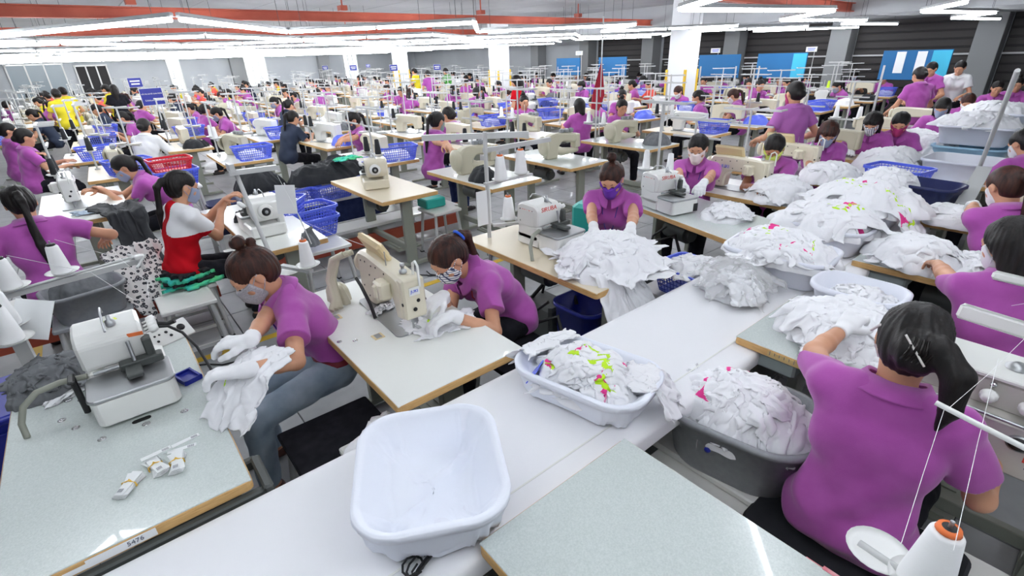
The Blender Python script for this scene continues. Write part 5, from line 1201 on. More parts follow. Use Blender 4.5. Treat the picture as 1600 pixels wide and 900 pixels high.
lined_tub('white cloth-wrapped tub holding white garments with pink prints, behind the empty one', 1.21, 1.07, TZ + .003, .33, .52, .13, math.radians(12), 5.0, deep=.5, string=False)
pile('white garments with pink and lime prints inside the second cloth-wrapped tub', 1.21, 1.07, TZ + .055, .33, .48, .09, math.radians(12), 9.9, [(-.02, .02, .05, .9, 'p'), (.05, -.1, .06, .5, 'p'), (-.03, -.03, .05, 1.1, 'l')], n=(60, 110), rag=.1, nl=8, size=.5)
hang('white garment hanging over the right end of the second cloth-wrapped tub', 1.33, .84, TZ + .13, .2, .03, .5, 61.0, WCLOTH, None, .08)
hang('white garment bunched over the back rim of the second cloth-wrapped tub', 1.2, 1.3, TZ + .15, .24, .02, 3.0, 62.0, WCLOTH, None, .07)
b = M(BLUEP); b.T = Matrix.Translation((1.06, 1.2, TZ + .11)) @ Matrix.Rotation(.5, 4, 'Z') @ Matrix.Rotation(.6, 4, 'X'); b.box((0, 0, 0), (.09, .004, .07)); tag(b.build('blue_paper'), 'blue patch showing at the left end of the second cloth-wrapped tub', 'paper')
lined_tub('small part of a white cloth tub cut by the bottom edge at left', -.30, .86, TZ + .003, .4, .36, .13, .4, 8.0, deep=.6)
# plastic bag heap on the table
o = heap('film_bag', .38, .32, .08, WCLOTH2, 12.0, 12, .05, (50, 90)); put(o, 'clear plastic bag of small white pieces lying on the table near its middle', 'bag', (2.47, 1.14, TZ + .004), .3)
layers(o, .42, .36, .11, WCLOTH2, 12.0, 5, .5, None, 24)
for q_ in range(4): garment('film', .34, .3, lambda x, y: .09 * np.clip(1 - (x * x + y * y) * 18, 0, 1), FILM, 60.0 + q_, 9, .06, 34, o, (.05 * (q_ % 2), .06 * (q_ // 2) - .03, .01 + .01 * q_), q_ * 1.1)
# tubs and piles up the table
WT = tub(.54, .36, .17, WHITEP, 'white_tub'); 
k = 0
TL = [(2.86, 1.1, .12, 'white plastic tub heaped with lime and pink printed garments at the table middle'), (3.55, 1.13, -.05, 'white tub behind the lime-and-pink one, buried in white garments'), (4.25, 1.16, .05, 'third white tub up the table, garments draped over its rim')]
for x, y, r, l in TL: place(WT, USED, (x, y, TZ + .004), math.radians(90) + r, l, None, 'tub')
pile('garments with lime and pink prints heaped in the nearest white tub', 2.86, 1.1, TZ + .12, .46, .6, .11, .1, 14.0, [(-.05, -.02, .06, .8, 'l'), (.02, .1, .05, 2.0, 'l'), (-.1, .1, .04, .3, 'p'), (.05, .2, .07, .1, 'l'), (.0, .24, .07, -.1, 'p')], n=(80, 150), nl=9)
o = hang('garment with a big pink and lime print draped over the nearest tub\'s right end', 2.82, .9, TZ + .19, .2, .1, .1, 15.0, WCLOTH, [(-.04, -.03, .05, 1.4, 'p'), (.04, -.03, .05, 1.5, 'l')], .06)
pile('garments heaped over the second white tub on the table', 3.55, 1.13, TZ + .12, .55, .66, .14, 0, 16.0, [(-.1, .1, .08, .3, 'p'), (.05, -.1, .08, -.2, 'l'), (-.1, -.2, .04, 1, 'p')], n=(80, 150))
pile('garments with pink arcs heaped over the third white tub on the table', 4.25, 1.14, TZ + .12, .6, .72, .15, 0, 17.0, [(-.12, .1, .1, .2, 'p'), (0, .18, .08, 0, 'l'), (-.1, -.2, .09, 1.2, 'l'), (-.12, -.1, .06, .2, 'p')], n=(80, 150))
hang('white garment with a lime print hanging off the third tub toward the desks', 4.1, .86, TZ + .17, .24, .14, -.2, 18.0, WCLOTH, [(0, -.05, .07, .6, 'l'), (-.06, -.03, .05, .4, 'p')], .08)
NB = tub(.5, .36, .17, NAVYP, 'navy_tub'); put(NB, 'navy plastic tub tilted behind the pink-arc garments', 'tub', (5.1, 1.0, TZ + .004), 1.45)
pile('white garments on the navy tub halfway up the table', 5.0, 1.2, TZ + .13, .5, .4, .12, 0, 18.5)
BB = basket(.46, .32, .18); BLUEL = 'blue lattice basket '
bk = lambda x, y, z, r, l, g=None: place(BB, USED, (x, y, z), r, l, g, 'basket')
bk(5.6, 1.3, TZ + .004, 1.4, BLUEL + 'on the table between the white heaps, halfway up')
bk(2.72, 1.52, .52, 1.5, BLUEL + 'below the end of the cream desk, full of white garments')
pile('white garments with pink and lime ends in the basket below the cream desk', 2.72, 1.52, .66, .4, .32, .06, 1.5, 19.0, [(0, .0, .05, .2, 'l'), (-.1, -.05, .05, .2, 'p')], n=(40, 80))
put(stool(.36, .44, .5), 'low white stand under the blue basket below the cream desk', 'stand', (2.74, 1.62, 0))
LT = mat('light_blue_tub', (160, 200, 226), .4)
for x, y, z, m_, w, l in ((6.3, .98, 0, WHITEP, .56, 'long white tub halfway along the table beyond the blue basket'), (7.2, 1.1, 0, LT, .6, 'pale blue tub under the white heap, lower of its stack'), (7.25, 1.1, .2, WHITEP, .62, 'white tub standing on the pale blue tub'), (8.6, 1.2, 0, LT, .6, 'pale blue tub far up the table'), (8.7, 1.2, .2, WHITEP, .62, 'white tub standing on the far pale blue tub'), (9.9, 1.0, 0, NAVYP, .6, 'dark navy tub far up the table'), (10.6, 1.25, 0, GREYP, .6, 'grey tub near the far end of the table'), (11.4, 1.0, .05, WHITEP, .6, 'white tub nearest the far end of the table')):
    o = tub(.5, w, .19, m_, 'plastic_tub'); put(o, l, 'tub', (x, y, TZ + .004 + z), .05 * (x % 2 - 1))
pile('white garments in the white tub that stands on the pale blue one', 7.25, 1.12, TZ + .36, .5, .7, .13, 0, 20.0, n=(50, 90)); pile('white garments in the white tub on the far pale blue tub', 8.7, 1.2, TZ + .36, .5, .7, .12, 0, 21.0, n=(50, 90)); pile('white garments heaped between the far tubs on the table', 7.9, 1.0, TZ, .7, .5, .2, 0, 22.0, n=(50, 90)); pile('white sheet-like garments over the far right tubs', 9.8, 1.0, TZ + .15, .9, .7, .16, 0, 23.0, n=(50, 90)); pile('white garments at the far end of the table', 11.2, 1.0, TZ + .2, .8, .6, .18, 0, 24.0, n=(50, 90))
pile('white garments on the desk between the two bent workers far down the left row', 8.1, 1.8, DZ, .5, .5, .12, 0, 25.0, n=(40, 70))
o = tub(.26, .36, .13, WHITEP, 'white_tub'); put(o, 'white tub with garments at the back of the ruler desk, behind the big woman\'s head', 'tub', (2.6, .62, DZ + .002), .0); pile('white garments with a lime print in the tub behind the big woman\'s head', 2.6, .6, DZ + .04, .22, .32, .06, 0, 26.0, [(0, -.12, .05, .3, 'l')], n=(40, 80))
# grey tub on the bench
gt = tub(.42, .54, .24, GREYP, 'grey_tub', r=.17); put(gt, 'grey oval tub full of bagged white garments beside the big woman', 'tub', (1.63, .64, .47), math.radians(10))
e = M(BLUED, True); e.lathe((-.215, .05, .15), [(.012, 0), (.01, .004), (.0001, .005)], 12, (-1, 0, 0)); e.build('blue_sticker', gt)
put(stool(.42, .5, .47, OFFW), 'white stool carrying the grey oval tub', 'stool', (1.66, .66, 0))
pile('bagged white garments with pink prints filling the grey oval tub', 1.64, .64, .62, .40, .52, .15, .1, 27.0, [(-.08, .15, .05, .3, 'p'), (.1, .1, .08, -.4, 'p')], n=(80, 150), rag=.12, nl=10, size=.42)
o = garment('film_bag', .4, .34, lambda x, y: -np.abs(y) * .5, FILM, 29.0, 8, .07, 44); put(o, 'clear plastic bag crumpled over the left rim of the grey oval tub', 'bag', (1.58, .88, .68), .1)
b = M(BLUED); b.box((0, 0, .09), (.3, .36, .18), ch=.01); o = b.build('blue_crate'); put(o, 'dark blue crate under the ruler desk beside the grey tub', 'crate', (2.12, .62, .0), .1)
b = M(BLUED)
for dz in (0,): b.box((0, 0, .19), (.36, .5, .38), ch=.012); b.box((0, 0, .36), (.4, .54, .03), ch=.006); b.box((0, -.262, .2), (.3, .012, .2), ch=.004)
o = b.build('blue_bin'); put(o, 'big blue plastic bin on the floor at the left edge', 'bin', (-.76, 3.45, 0), .1)
o = tub(.3, .36, .4, BLUED, 'blue_bin'); put(o, 'blue bin under the cream desk with the big heap', 'bin', (2.22, 2.0, .05))
# table-side scraps between stool and table
o = garment('white_bag', .3, .2, lambda x, y: 0 * x, WCLOTH, 31.0, 12, .05, 40); put(o, 'crumpled clear bag tucked between the stool and the packing table', 'bag', (.55, 1.5, .6), .5)
put(stool(.3, .24, .58, OFFW), 'narrow white stand by the table under the crumpled bag', 'stand', (.55, 1.5, 0))

# ---- mid-left things
bt = put(desk(.6, 1.24, LAMC, PLY), 'cream-topped machine table with a folded leg plate, left of centre', 'desk', (2.18, 4.8, 0))
mb = put(overlock(body=CREAM, base=CREAM), 'cream overlock machine with a black-hubbed wheel alone on the cream table', 'sewing machine', (2.14, 4.85, DZ), math.radians(160))
rd = put(desk(.5, 1.1, LAMW, PLY), 'white desk with plywood edge in front of the woman in the red and white top', 'desk', (.9, 4.12, 0))
mr = put(overlock(body=OFFW), 'white overlock machine at the hands of the woman in the red and white top', 'sewing machine', (.84, 4.1, DZ), math.radians(180))
for i, (x, y, l, f, a) in enumerate(((3.2, 4.45, 'desk with a feed-arm machine before the standing-height ponytailed woman', 1, 0), (4.38, 4.55, 'desk with a beige feed-arm machine and an orange wooden edge, centre', 1, 0), (5.9, 4.6, 'wooden-edged desk with a grey machine right of centre', 0, 0))):
    put(desk(.66, 1.24, LAMG if i else LAMW, PLY, full=True), l, 'desk', (x, y, 0), a)
put(cylinder_arm(), 'beige feed-arm machine under the hands of the ponytailed woman in profile', 'sewing machine', (3.2, 4.6, DZ), math.radians(90)); put(cylinder_arm(), 'beige feed-arm machine on the centre desk, seen from the side', 'sewing machine', (4.42, 4.5, DZ), math.radians(80)); put(cylinder_arm(), 'beige feed-arm machine with a dark cloth beside it, right of centre', 'sewing machine', (5.85, 4.7, DZ), math.radians(85))
o = heap('black_garment', .3, .4, .12, BLKC, 33.0, 9, .05, (40, 70)); put(o, 'black garment fed through the feed-arm machine by the ponytailed woman', 'garment', (3.05, 4.2, DZ))
o = heap('dark_garment', .35, .4, .12, GRYC, 34.0, 9, .05, (40, 70)); put(o, 'dark grey garment heaped beside the feed-arm machine right of centre', 'garment', (6.0, 4.2, DZ))
# trolley bench with black garments and baskets behind the red-vested woman
tr = thing('trolley_bench', 'long low white bench carrying baskets and black garments', 'bench', (1.85, 5.95, 0)); M(OFFW).box((0, 0, .5), (2.3, .6, .04), ch=.006).build('top', tr); M(OFFW).box((0, 0, .2), (2.2, .5, .03)).build('shelf', tr)
for sx in (-1, 1):
    for sy in (-1, 1): M(GALV).box((sx * 1.1, sy * .26, .24), (.04, .04, .48)).build('leg', tr)
M(NAVYC).box((.1, -.26, .36), (1.3, .02, .26)).build('hanging_cover', tr)
bk(1.98, 5.75, .52, .1, BLUEL + 'on the low bench below the black garments'); bk(1.62, 5.8, .52, .3, BLUEL + 'left of the one below the black garments'); bk(2.5, 6.0, .52, -.4, BLUEL + 'at the right end of the low bench'); bk(2.75, 6.3, .6, -.4, BLUEL + 'tilted on top at the right end of the low bench')
bk(1.32, 4.55, .51, .1, BLUEL + 'standing on the white stool table behind the tall pole'); bk(1.32, 4.56, .6, .15, BLUEL + 'nested in the basket on the white stool table'); bk(1.12, 4.62, .68, .9, BLUEL + 'tilted against the nested pair behind the tall pole')
for (x, y, w, d, h_, s, l) in ((2.0, 5.9, .8, .5, .2, 35, 'long heap of black garments over the baskets on the low bench'), (2.3, 6.25, .6, .5, .14, 36, 'black garment under the hands of the woman in the dark mask'), (1.3, 6.0, .6, .5, .2, 37, 'black garments at the left end of the low bench'), (.9, 4.54, .34, .24, .08, 38, 'black garment folded on the desk behind the red-vested woman\'s machine')):
    o = heap('black_garment_heap', w, d, h_, BLKC, float(s), 7, .07, (50, 100)); put(o, l, 'garments', (x, y, .7 if s != 38 else DZ), .1); o['kind'] = 'stuff'
o = garment('turquoise_garment', .3, .16, lambda x, y: 0 * x, CYANC, 39.0, 12, .05, 30); put(o, 'turquoise printed cloth on top of the black heap', 'garment', (2.25, 5.78, .9), .1)
for k in range(4):
    o = garment('folded_cloth', .34 - .02 * k, .26, lambda x, y: 0 * x, (CYANC, BLKC, CYANC, BLKC)[k], 40.0 + k, 8, .014, 24, th=.024); put(o, ['lowest turquoise and lime cloth folded on the stool', 'black cloth folded second from the bottom on the stool', 'upper turquoise cloth folded on the stool', 'black cloth on top of the folded stack'][k], 'cloth', (.28, 4.22, .47 + .027 * k), .1 * k)
# patterned bag hanging off the stool
DOT = mat('spotted_cloth', (226, 222, 220), .9); 
nt = DOT.node_tree; v = nt.nodes.new('ShaderNodeTexVoronoi'); v.inputs['Scale'].default_value = 34; v.inputs['Randomness'].default_value = .8; r_ = nt.nodes.new('ShaderNodeValToRGB'); r_.color_ramp.interpolation = 'CONSTANT'
r_.color_ramp.elements[0].color = lin((214, 80, 90)); r_.color_ramp.elements[1].position = .2; r_.color_ramp.elements[1].color = lin((60, 60, 66)); e3 = r_.color_ramp.elements.new(.42); e3.color = lin((226, 222, 220)); e3 = r_.color_ramp.elements.new(.04); e3.color = lin((150, 150, 154))
tcn = nt.nodes.new('ShaderNodeTexCoord'); nt.links.new(tcn.outputs['Object'], v.inputs['Vector']); nt.links.new(v.outputs['Distance'], r_.inputs[0]); nt.links.new(r_.outputs[0], nt.nodes['Principled BSDF'].inputs['Base Color'])
o = garment('spotted_jacket', .36, .8, lambda x, y: -np.abs(y) * 1.15, DOT, 44.0, 6, .05, 60, th=.006); put(o, 'grey jacket with black and red spots hanging off the left side of the stool', 'jacket', (*at(203, 388, .74).xy, .74), .15)
# low bench in front of the ponytailed woman at left and a grey tub
lb = thing('low_bench', 'long low white bench with a red rail at the left, by the grey tub', 'bench', (-.35, 4.72, 0)); M(OFFW).box((0, 0, .42), (1.7, .36, .03), ch=.005).build('top', lb); M(REDB).box((0, 0, .16), (1.7, .04, .1)).build('rail', lb)
for sx in (-1, 1): M(GALV).box((sx * .8, 0, .2), (.04, .3, .4)).build('leg', lb)
ha = thing('low_rail_bench', 'low white bench with a red rail running behind the stools', 'bench', (2.0, 5.25, 0)); M(OFFW).box((0, 0, .28), (2.6, .3, .03)).build('top', ha); M(REDB).box((0, -.1, .12), (2.6, .04, .12)).build('rail', ha)
o = tub(.42, .32, .2, GREYP, 'grey_tub'); put(o, 'grey tub beside the ponytailed woman\'s low bench', 'tub', (-.32, 4.2, .44), .2); put(stool(.44, .34, .44, GREYP), 'grey-topped stool under the grey tub at left', 'stool', (-.32, 4.2, 0))
o = heap('grey_garment', .34, .26, .14, GRYC, 46.0, 8, .05, (40, 70)); put(o, 'grey cloth lying in the grey tub at left', 'garment', (-.32, 4.2, .56)); o = garment('black_garment', .34, .9, lambda x, y: -np.clip(-y, 0, 1) * 1.1, BLKC, 47.0, 6, .06, 50, th=.01); put(o, 'black garment with turquoise lining hanging off the white desk at left', 'garment', (.05, 5.3, .82), .1)
lw = put(desk(.66, 1.5, LAMW, PLY, full=False), 'white desk with paper scraps under the grey-masked woman at left', 'desk', (-.22, 6.3, 0)); put(lockstitch(True, OFFW, False), 'white lockstitch machine of the grey-masked woman at left', 'sewing machine', (-.28, 6.35, DZ))
o = garment('paper_scraps', .3, .2, lambda x, y: 0 * x, mat('pale_blue_paper', (190, 204, 220), .8), 48.0, 20, .03, 26); put(o, 'scatter of pale blue scraps on the white desk at left', 'scraps', (-.15, 5.85, DZ))
b = M(TEALP); b.box((0, 0, .2), (.3, .3, .4), ch=.03); o = b.build('teal_chair_back'); put(o, 'teal seat back behind the woman in the violet mask', 'chair', (3.1, 2.72, .42), .3)
NVB = tub(.34, .34, .5, NAVYP, 'navy_bin'); put(NVB, 'navy cloth bin under the small machine desk, upper left of centre', 'bin', (1.0, 6.6, .0))
RB = basket(.4, .3, .14, REDP, 'red_basket', 20, 4); put(RB, 'red lattice basket stacked on a blue one beside the woman in white', 'basket', (.62, 6.75, .9), .1); bk(.62, 6.75, .74, .1, BLUEL + 'under the red basket beside the woman in white')
put(stool(.44, .36, .73, OFFW), 'tall white stand under the red and blue baskets', 'stand', (.62, 6.75, 0))
# ---------------------------------------------------------------- people near the camera
mk = lambda n, c, **k: mat(n, c, .9, bump=(400, .3, .001), **k)
GM = mk('grey_check_mask', (160, 158, 166), noise=(160, (206, 204, 210), 1.0)); PLM = mat('plaid_mask', (220, 224, 232), .9)
nt = PLM.node_tree; bs_ = nt.nodes['Principled BSDF']; tcn = nt.nodes.new('ShaderNodeTexCoord'); prev = None
for ax, sc_ in (('X', 150), ('Z', 170)):
    w_ = nt.nodes.new('ShaderNodeTexWave'); w_.bands_direction = ax; w_.inputs['Scale'].default_value = sc_ * .12; nt.links.new(tcn.outputs['Object'], w_.inputs['Vector'])
    r_ = nt.nodes.new('ShaderNodeValToRGB'); r_.color_ramp.elements[0].position = .78; r_.color_ramp.elements[0].color = (1, 1, 1, 1); r_.color_ramp.elements[1].position = .86; r_.color_ramp.elements[1].color = lin((88, 96, 130)); nt.links.new(w_.outputs['Fac'], r_.inputs[0])
    if prev is None: prev = r_.outputs[0]
    else:
        mx = nt.nodes.new('ShaderNodeMixRGB'); mx.blend_type = 'MULTIPLY'; mx.inputs[0].default_value = 1; nt.links.new(prev, mx.inputs[1]); nt.links.new(r_.outputs[0], mx.inputs[2]); nt.links.new(mx.outputs[0], bs_.inputs['Base Color'])
VM = mk('violet_mask', (108, 52, 176)); PM = mk('pale_pink_mask', (236, 222, 222)); LM = mk('lime_mask', (206, 224, 110)); BM = mk('grey_blue_mask', (150, 160, 186)); DM = mk('dark_mask', (66, 66, 84)); RM = mk('magenta_mask', (176, 50, 110)); WM = mk('white_mask', (230, 230, 232)); TM = mk('pale_teal_mask', (150, 176, 172))
LAN = mat('purple_lanyard', (74, 56, 160), .6); LANR = mat('red_lanyard', (186, 36, 60), .6); GLV = (GLOVE, GLOVE)
RB_ = mat('dark_red_belt', (132, 26, 44), .5); TIE = mat('blue_hair_tie', (40, 96, 220), .6)
W = at
rd_ = math.radians
person('person', 'woman with a brown bun, grey checked mask, purple polo and jeans, in front at left', (0, 0, 0), rd_(84), lean=22, head=(34, 6, 0), L=W(378, 580, .93), R=W(378, 553, .95), world_hands=True, head_at=(395, 428), h=.0055,
       hair='bun', hairm=HAIRB, mask=GM, gloves=GLV, legs=JEANS, belt=RB_, hem=.092, curl=.8, handdir=((.3, 1, .1), (.4, 1, .1)), knees=(.40, .40), lanyard=LAN)
person('person', 'woman in a black-and-white plaid mask bending over the cream machine at centre left', (0, 0, 0), rd_(88), lean=40, head=(42, 4, 0), L=W(706, 493, .84), R=W(692, 462, .86), world_hands=True, head_at=(700, 404), h=.0055,
       hair='pony', hairm=HAIRB, mask=PLM, gloves=GLV, legs=DARKC, hairtie=TIE, lanyard=LANR, curl=.7, handdir=((.1, 1, -.15), (-.25, 1, -.15)), ponylen=.22)
person('person', 'woman in a bright violet mask with a purple lanyard, behind the big white heap', (0, 0, 0), rd_(118), lean=14, head=(30, 0, 0), L=W(985, 358, .93), R=W(928, 362, .9), world_hands=True, head_at=(955, 280), h=.006,
       hair='bun', hairm=HAIRB, mask=VM, gloves=GLV, lanyard=LAN, skin=SKIN, hem=-.08, curl=.7)
person('person', 'woman in a pale pink mask and purple lanyard, sewing right of the violet-masked woman', (0, 0, 0), rd_(112), lean=10, head=(20, 0, 0), L=W(1085, 303, .96), R=W(1068, 300, .95), world_hands=True, head_at=(1090, 232), h=.007,
       hair='low', mask=PM, gloves=GLV, lanyard=LAN, curl=.7)
person('person', 'woman in a lime green mask with centre-parted hair over a cream machine', (0, 0, 0), rd_(112), lean=14, head=(36, 0, 0), L=W(1205, 296, .86), R=W(1182, 292, .86), world_hands=True, head_at=(1209, 232), h=.008,
       hair='low', mask=LM, skin=SKIN2)
person('person', 'woman with a chestnut bob and grey mask, gloved hands on white garments', (0, 0, 0), rd_(120), lean=10, head=(34, 0, 0), L=W(1290, 262, .86), R=W(1268, 262, .88), world_hands=True, head_at=(1294, 208), h=.008,
       hair='bob', hairm=HAIRB, mask=BM, gloves=GLV)
person('person', 'big woman seen from behind in a purple polo, hair in a claw clip, front right', (0, 0, 0), rd_(-84), lean=8, head=(18, 6, 4), L=W(1318, 514, .94), R=(1.9, .0, .84), world_hands=True, head_at=(1425, 535), h=.006, sleeve=.66,
       hair='clip', hairm=HAIR, mask=WM, gloves=(GLOVE, GLOVE), shirt=POLO, legs=DARKC, hem=-.1, seat=.47, poleL=(-.8, -.4, -.3), poleR=(.35, -.5, -1), handdir=((.2, 1, .35), (0, 1, 0)), curl=.9)
person('person', 'woman with long black hair and a white mask, cut by the right edge', (0, 0, 0), rd_(-55), lean=10, head=(26, 20, 0), L=(3.45, .55, .85), R=(3.5, .2, .85), world_hands=True, head_at=(1578, 382), h=.007,
       hair='long', hairm=HAIR, mask=WM, shirt=POLO, poleL=(-.9, -.3, -.4))
person('person', 'woman with a long brown ponytail and white glove, near the right edge', (0, 0, 0), rd_(-50), lean=16, head=(30, 10, 0), L=W(1520, 303, .9), R=(4.75, .35, .85), world_hands=True, head_at=(1570, 292), h=.008, lod=1,
       hair='pony', hairm=HAIRB, mask=WM, gloves=GLV, ponylen=.42, poleL=(-.9, -.3, -.4))
person('person', 'purple-shirted worker cut by the right edge above the brown ponytail', (0, 0, 0), rd_(-40), lean=22, head=(30, 10, 0), head_at=(1598, 225), h=.01, lod=1, hair='low', mask=WM)
VEST = mat('red_vest', (196, 20, 34), .85, bump=(300, .2, .001), spec=.1)
pr = person('person', 'woman in a red vest with white net sleeves, dark ponytail and grey-blue mask, left', (0, 0, 0), rd_(-78), lean=12, head=(18, 0, 0), L=W(352, 312, .98), R=W(345, 330, .9), world_hands=True, head_at=(285, 292), h=.007,
       hair='pony', mask=BM, shirt=VEST, legs=DARKC, ponylen=.3, curl=.7, hem=-.08, yoke=WHITEB, collar=False)
person('person', 'woman seen from behind with a very long black ponytail, far left in front', (0, 0, 0), rd_(8), lean=12, head=(24, 0, 0), L=(-.3, .3, .8), R=(.38, .26, .78), head_at=(32, 318), h=.007, hair='pony', ponylen=.5, poleR=(.9, -.3, -.4), lanyard=None)
person('person', 'woman in a grey mask bending over a white machine, upper left', (0, 0, 0), rd_(84), lean=34, head=(30, 0, 0), L=W(165, 298, .86), R=W(152, 297, .86), world_hands=True, head_at=(194, 262), h=.009, lod=1, hair='pony', mask=BM)
person('person', 'worker with short black hair in profile at the left edge, hands forward', (0, 0, 0), rd_(-82), lean=8, head=(14, 0, 0), L=(-.12, .42, .8), R=(.12, .4, .76), head_at=(40, 215), h=.009, lod=1, hair='low', legs=DARKC)
person('person', 'worker half hidden behind the short-haired one at the left edge, arms crossed', (0, 0, 0), rd_(-70), lean=6, head=(10, -20, 0), L=(.05, .25, .8), R=(-.05, .26, .8), head_at=(14, 205), h=.01, lod=1, hair='low')
person('person', 'woman in a white long-sleeved blouse with a blue hair clip, seen from behind at left', (0, 0, 0), rd_(-35), lean=16, head=(20, 0, 0), L=(-.12, .4, .8), R=(.16, .4, .78), head_at=(226, 198), h=.009, lod=1, hair='low', shirt=WHITEB, sleeve=1.2)
person('person', 'woman in a dark grey mask with a ponytail handling black garments, upper centre left', (0, 0, 0), rd_(86), lean=8, head=(24, 0, 0), L=W(528, 222, .95), R=W(522, 222, .95), world_hands=True, head_at=(551, 188), h=.008, hair='pony', mask=DM, ponylen=.3)
person('person', 'woman in profile with a pale teal mask, sewing left of the white cones', (0, 0, 0), rd_(-80), lean=10, head=(22, 0, 0), L=W(716, 238, .95), R=W(710, 240, .95), world_hands=True, head_at=(684, 190), h=.008, hair='pony', mask=TM, legs=NAVYC, ponylen=.4, seat=.52)
person('person', 'standing woman seen from behind in a pale purple top, upper right of centre', (0, 0, 0), rd_(-28), stand=True, lean=4, head=(16, 0, 0), L=(-.24, .22, 1.0), R=(.26, .2, .98), head_at=(1241, 146), h=.009, lod=1, hair='low', mask=RM, shirt=mat('pale_purple_pique', (176, 104, 178), .85))
person('person', 'woman looking toward the camera with an open collar, centre back', (0, 0, 0), rd_(150), lean=4, head=(6, 10, 0), L=(-.14, .38, .8), R=(.16, .38, .8), head_at=(819, 160), h=.008, hair='bun')
person('person', 'standing woman in a red shirt with black hair down her back, centre back', (0, 0, 0), rd_(30), stand=True, lean=4, head=(16, 0, 0), L=(-.2, .26, 1.0), R=(.2, .26, 1.0), head_at=(806, 128), h=.011, lod=1, hair='long', shirt=VEST)
person('person', 'black-haired worker seen from behind just right of the centre, before black cones', (0, 0, 0), rd_(-20), lean=8, head=(20, 0, 0), head_at=(905, 166), h=.01, lod=1, hair='bob', shirt=POLO)
person('person', 'worker in a blue plaid mask bent in profile over a beige machine, right', (0, 0, 0), rd_(96), lean=16, head=(30, 0, 0), head_at=(1363, 192), h=.009, lod=0, hair='bob', mask=PLM, gloves=GLV)
person('person', 'worker in a dark pink mask bending left with a gloved arm, right', (0, 0, 0), rd_(104), lean=18, head=(30, 0, 0), head_at=(1406, 193), h=.009, lod=0, hair='low', mask=RM, gloves=GLV)
# ---- mid rows: shared figures, each told apart by where it sits
MV = {}
def variant(key, **k):
    MV[key] = person('person', key, (40, 40, 0), 0, h=.0115, lod=0 if key in 'be' else 1, **k); return MV[key]
variant('a', hair='pony', mask=BM, lean=24, head=(30, 0, 0)); variant('b', hair='low', lean=14, head=(20, 0, 0)); variant('c', hair='pony', mask=WM, lean=18, head=(34, 0, 0), hairm=HAIRB); variant('d', hair='bob', lean=10, head=(24, 0, 0), mask=BM)
variant('e', hair='bun', lean=12, head=(16, 0, 0)); variant('n', hair='pony', lean=20, head=(26, 0, 0), shirt=mat('navy_shirt', (44, 54, 76), .85)); variant('y', hair='low', stand=True, lean=6, head=(20, 0, 0), L=(-.2, .3, .95), R=(.2, .3, .95), shirt=mat('yellow_shirt', (232, 214, 40), .8))
variant('s', hair='low', stand=True, lean=10, head=(26, 0, 0), L=(-.2, .3, .95), R=(.2, .3, .95)); variant('w', hair='pony', stand=True, lean=6, head=(26, 0, 0), L=(-.15, .3, 1.0), R=(.15, .3, 1.0), shirt=WHITEB); variant('g', hair='low', stand=True, lean=6, shirt=mat('green_shirt', (70, 150, 60), .8), L=(-.2, .3, .95), R=(.2, .3, .95)); variant('r', hair='low', lean=12, shirt=mat('coral_vest', (236, 92, 78), .8)); variant('k', hair='long', stand=True, lean=6, shirt=DARKC, L=(-.2, .3, .95), R=(.2, .3, .95))
OCC = []
for p in bpy.data.objects:
    if p.name.startswith('person') and p.location.x < 30: OCC.append((p.location.x, p.location.y))
def mid(key, u, v, face, label, zfix=None):
    src = MV[key]; hd_ = Vector(src['head']); q = Matrix.Rotation(rd_(face), 3, 'Z') @ hd_; p = at(u, v, hd_.z)
    o = place(src, USED, (p[0] - q[0], p[1] - q[1], 0), rd_(face), label, None, 'person'); OCC.append((o.location.x, o.location.y)); return o
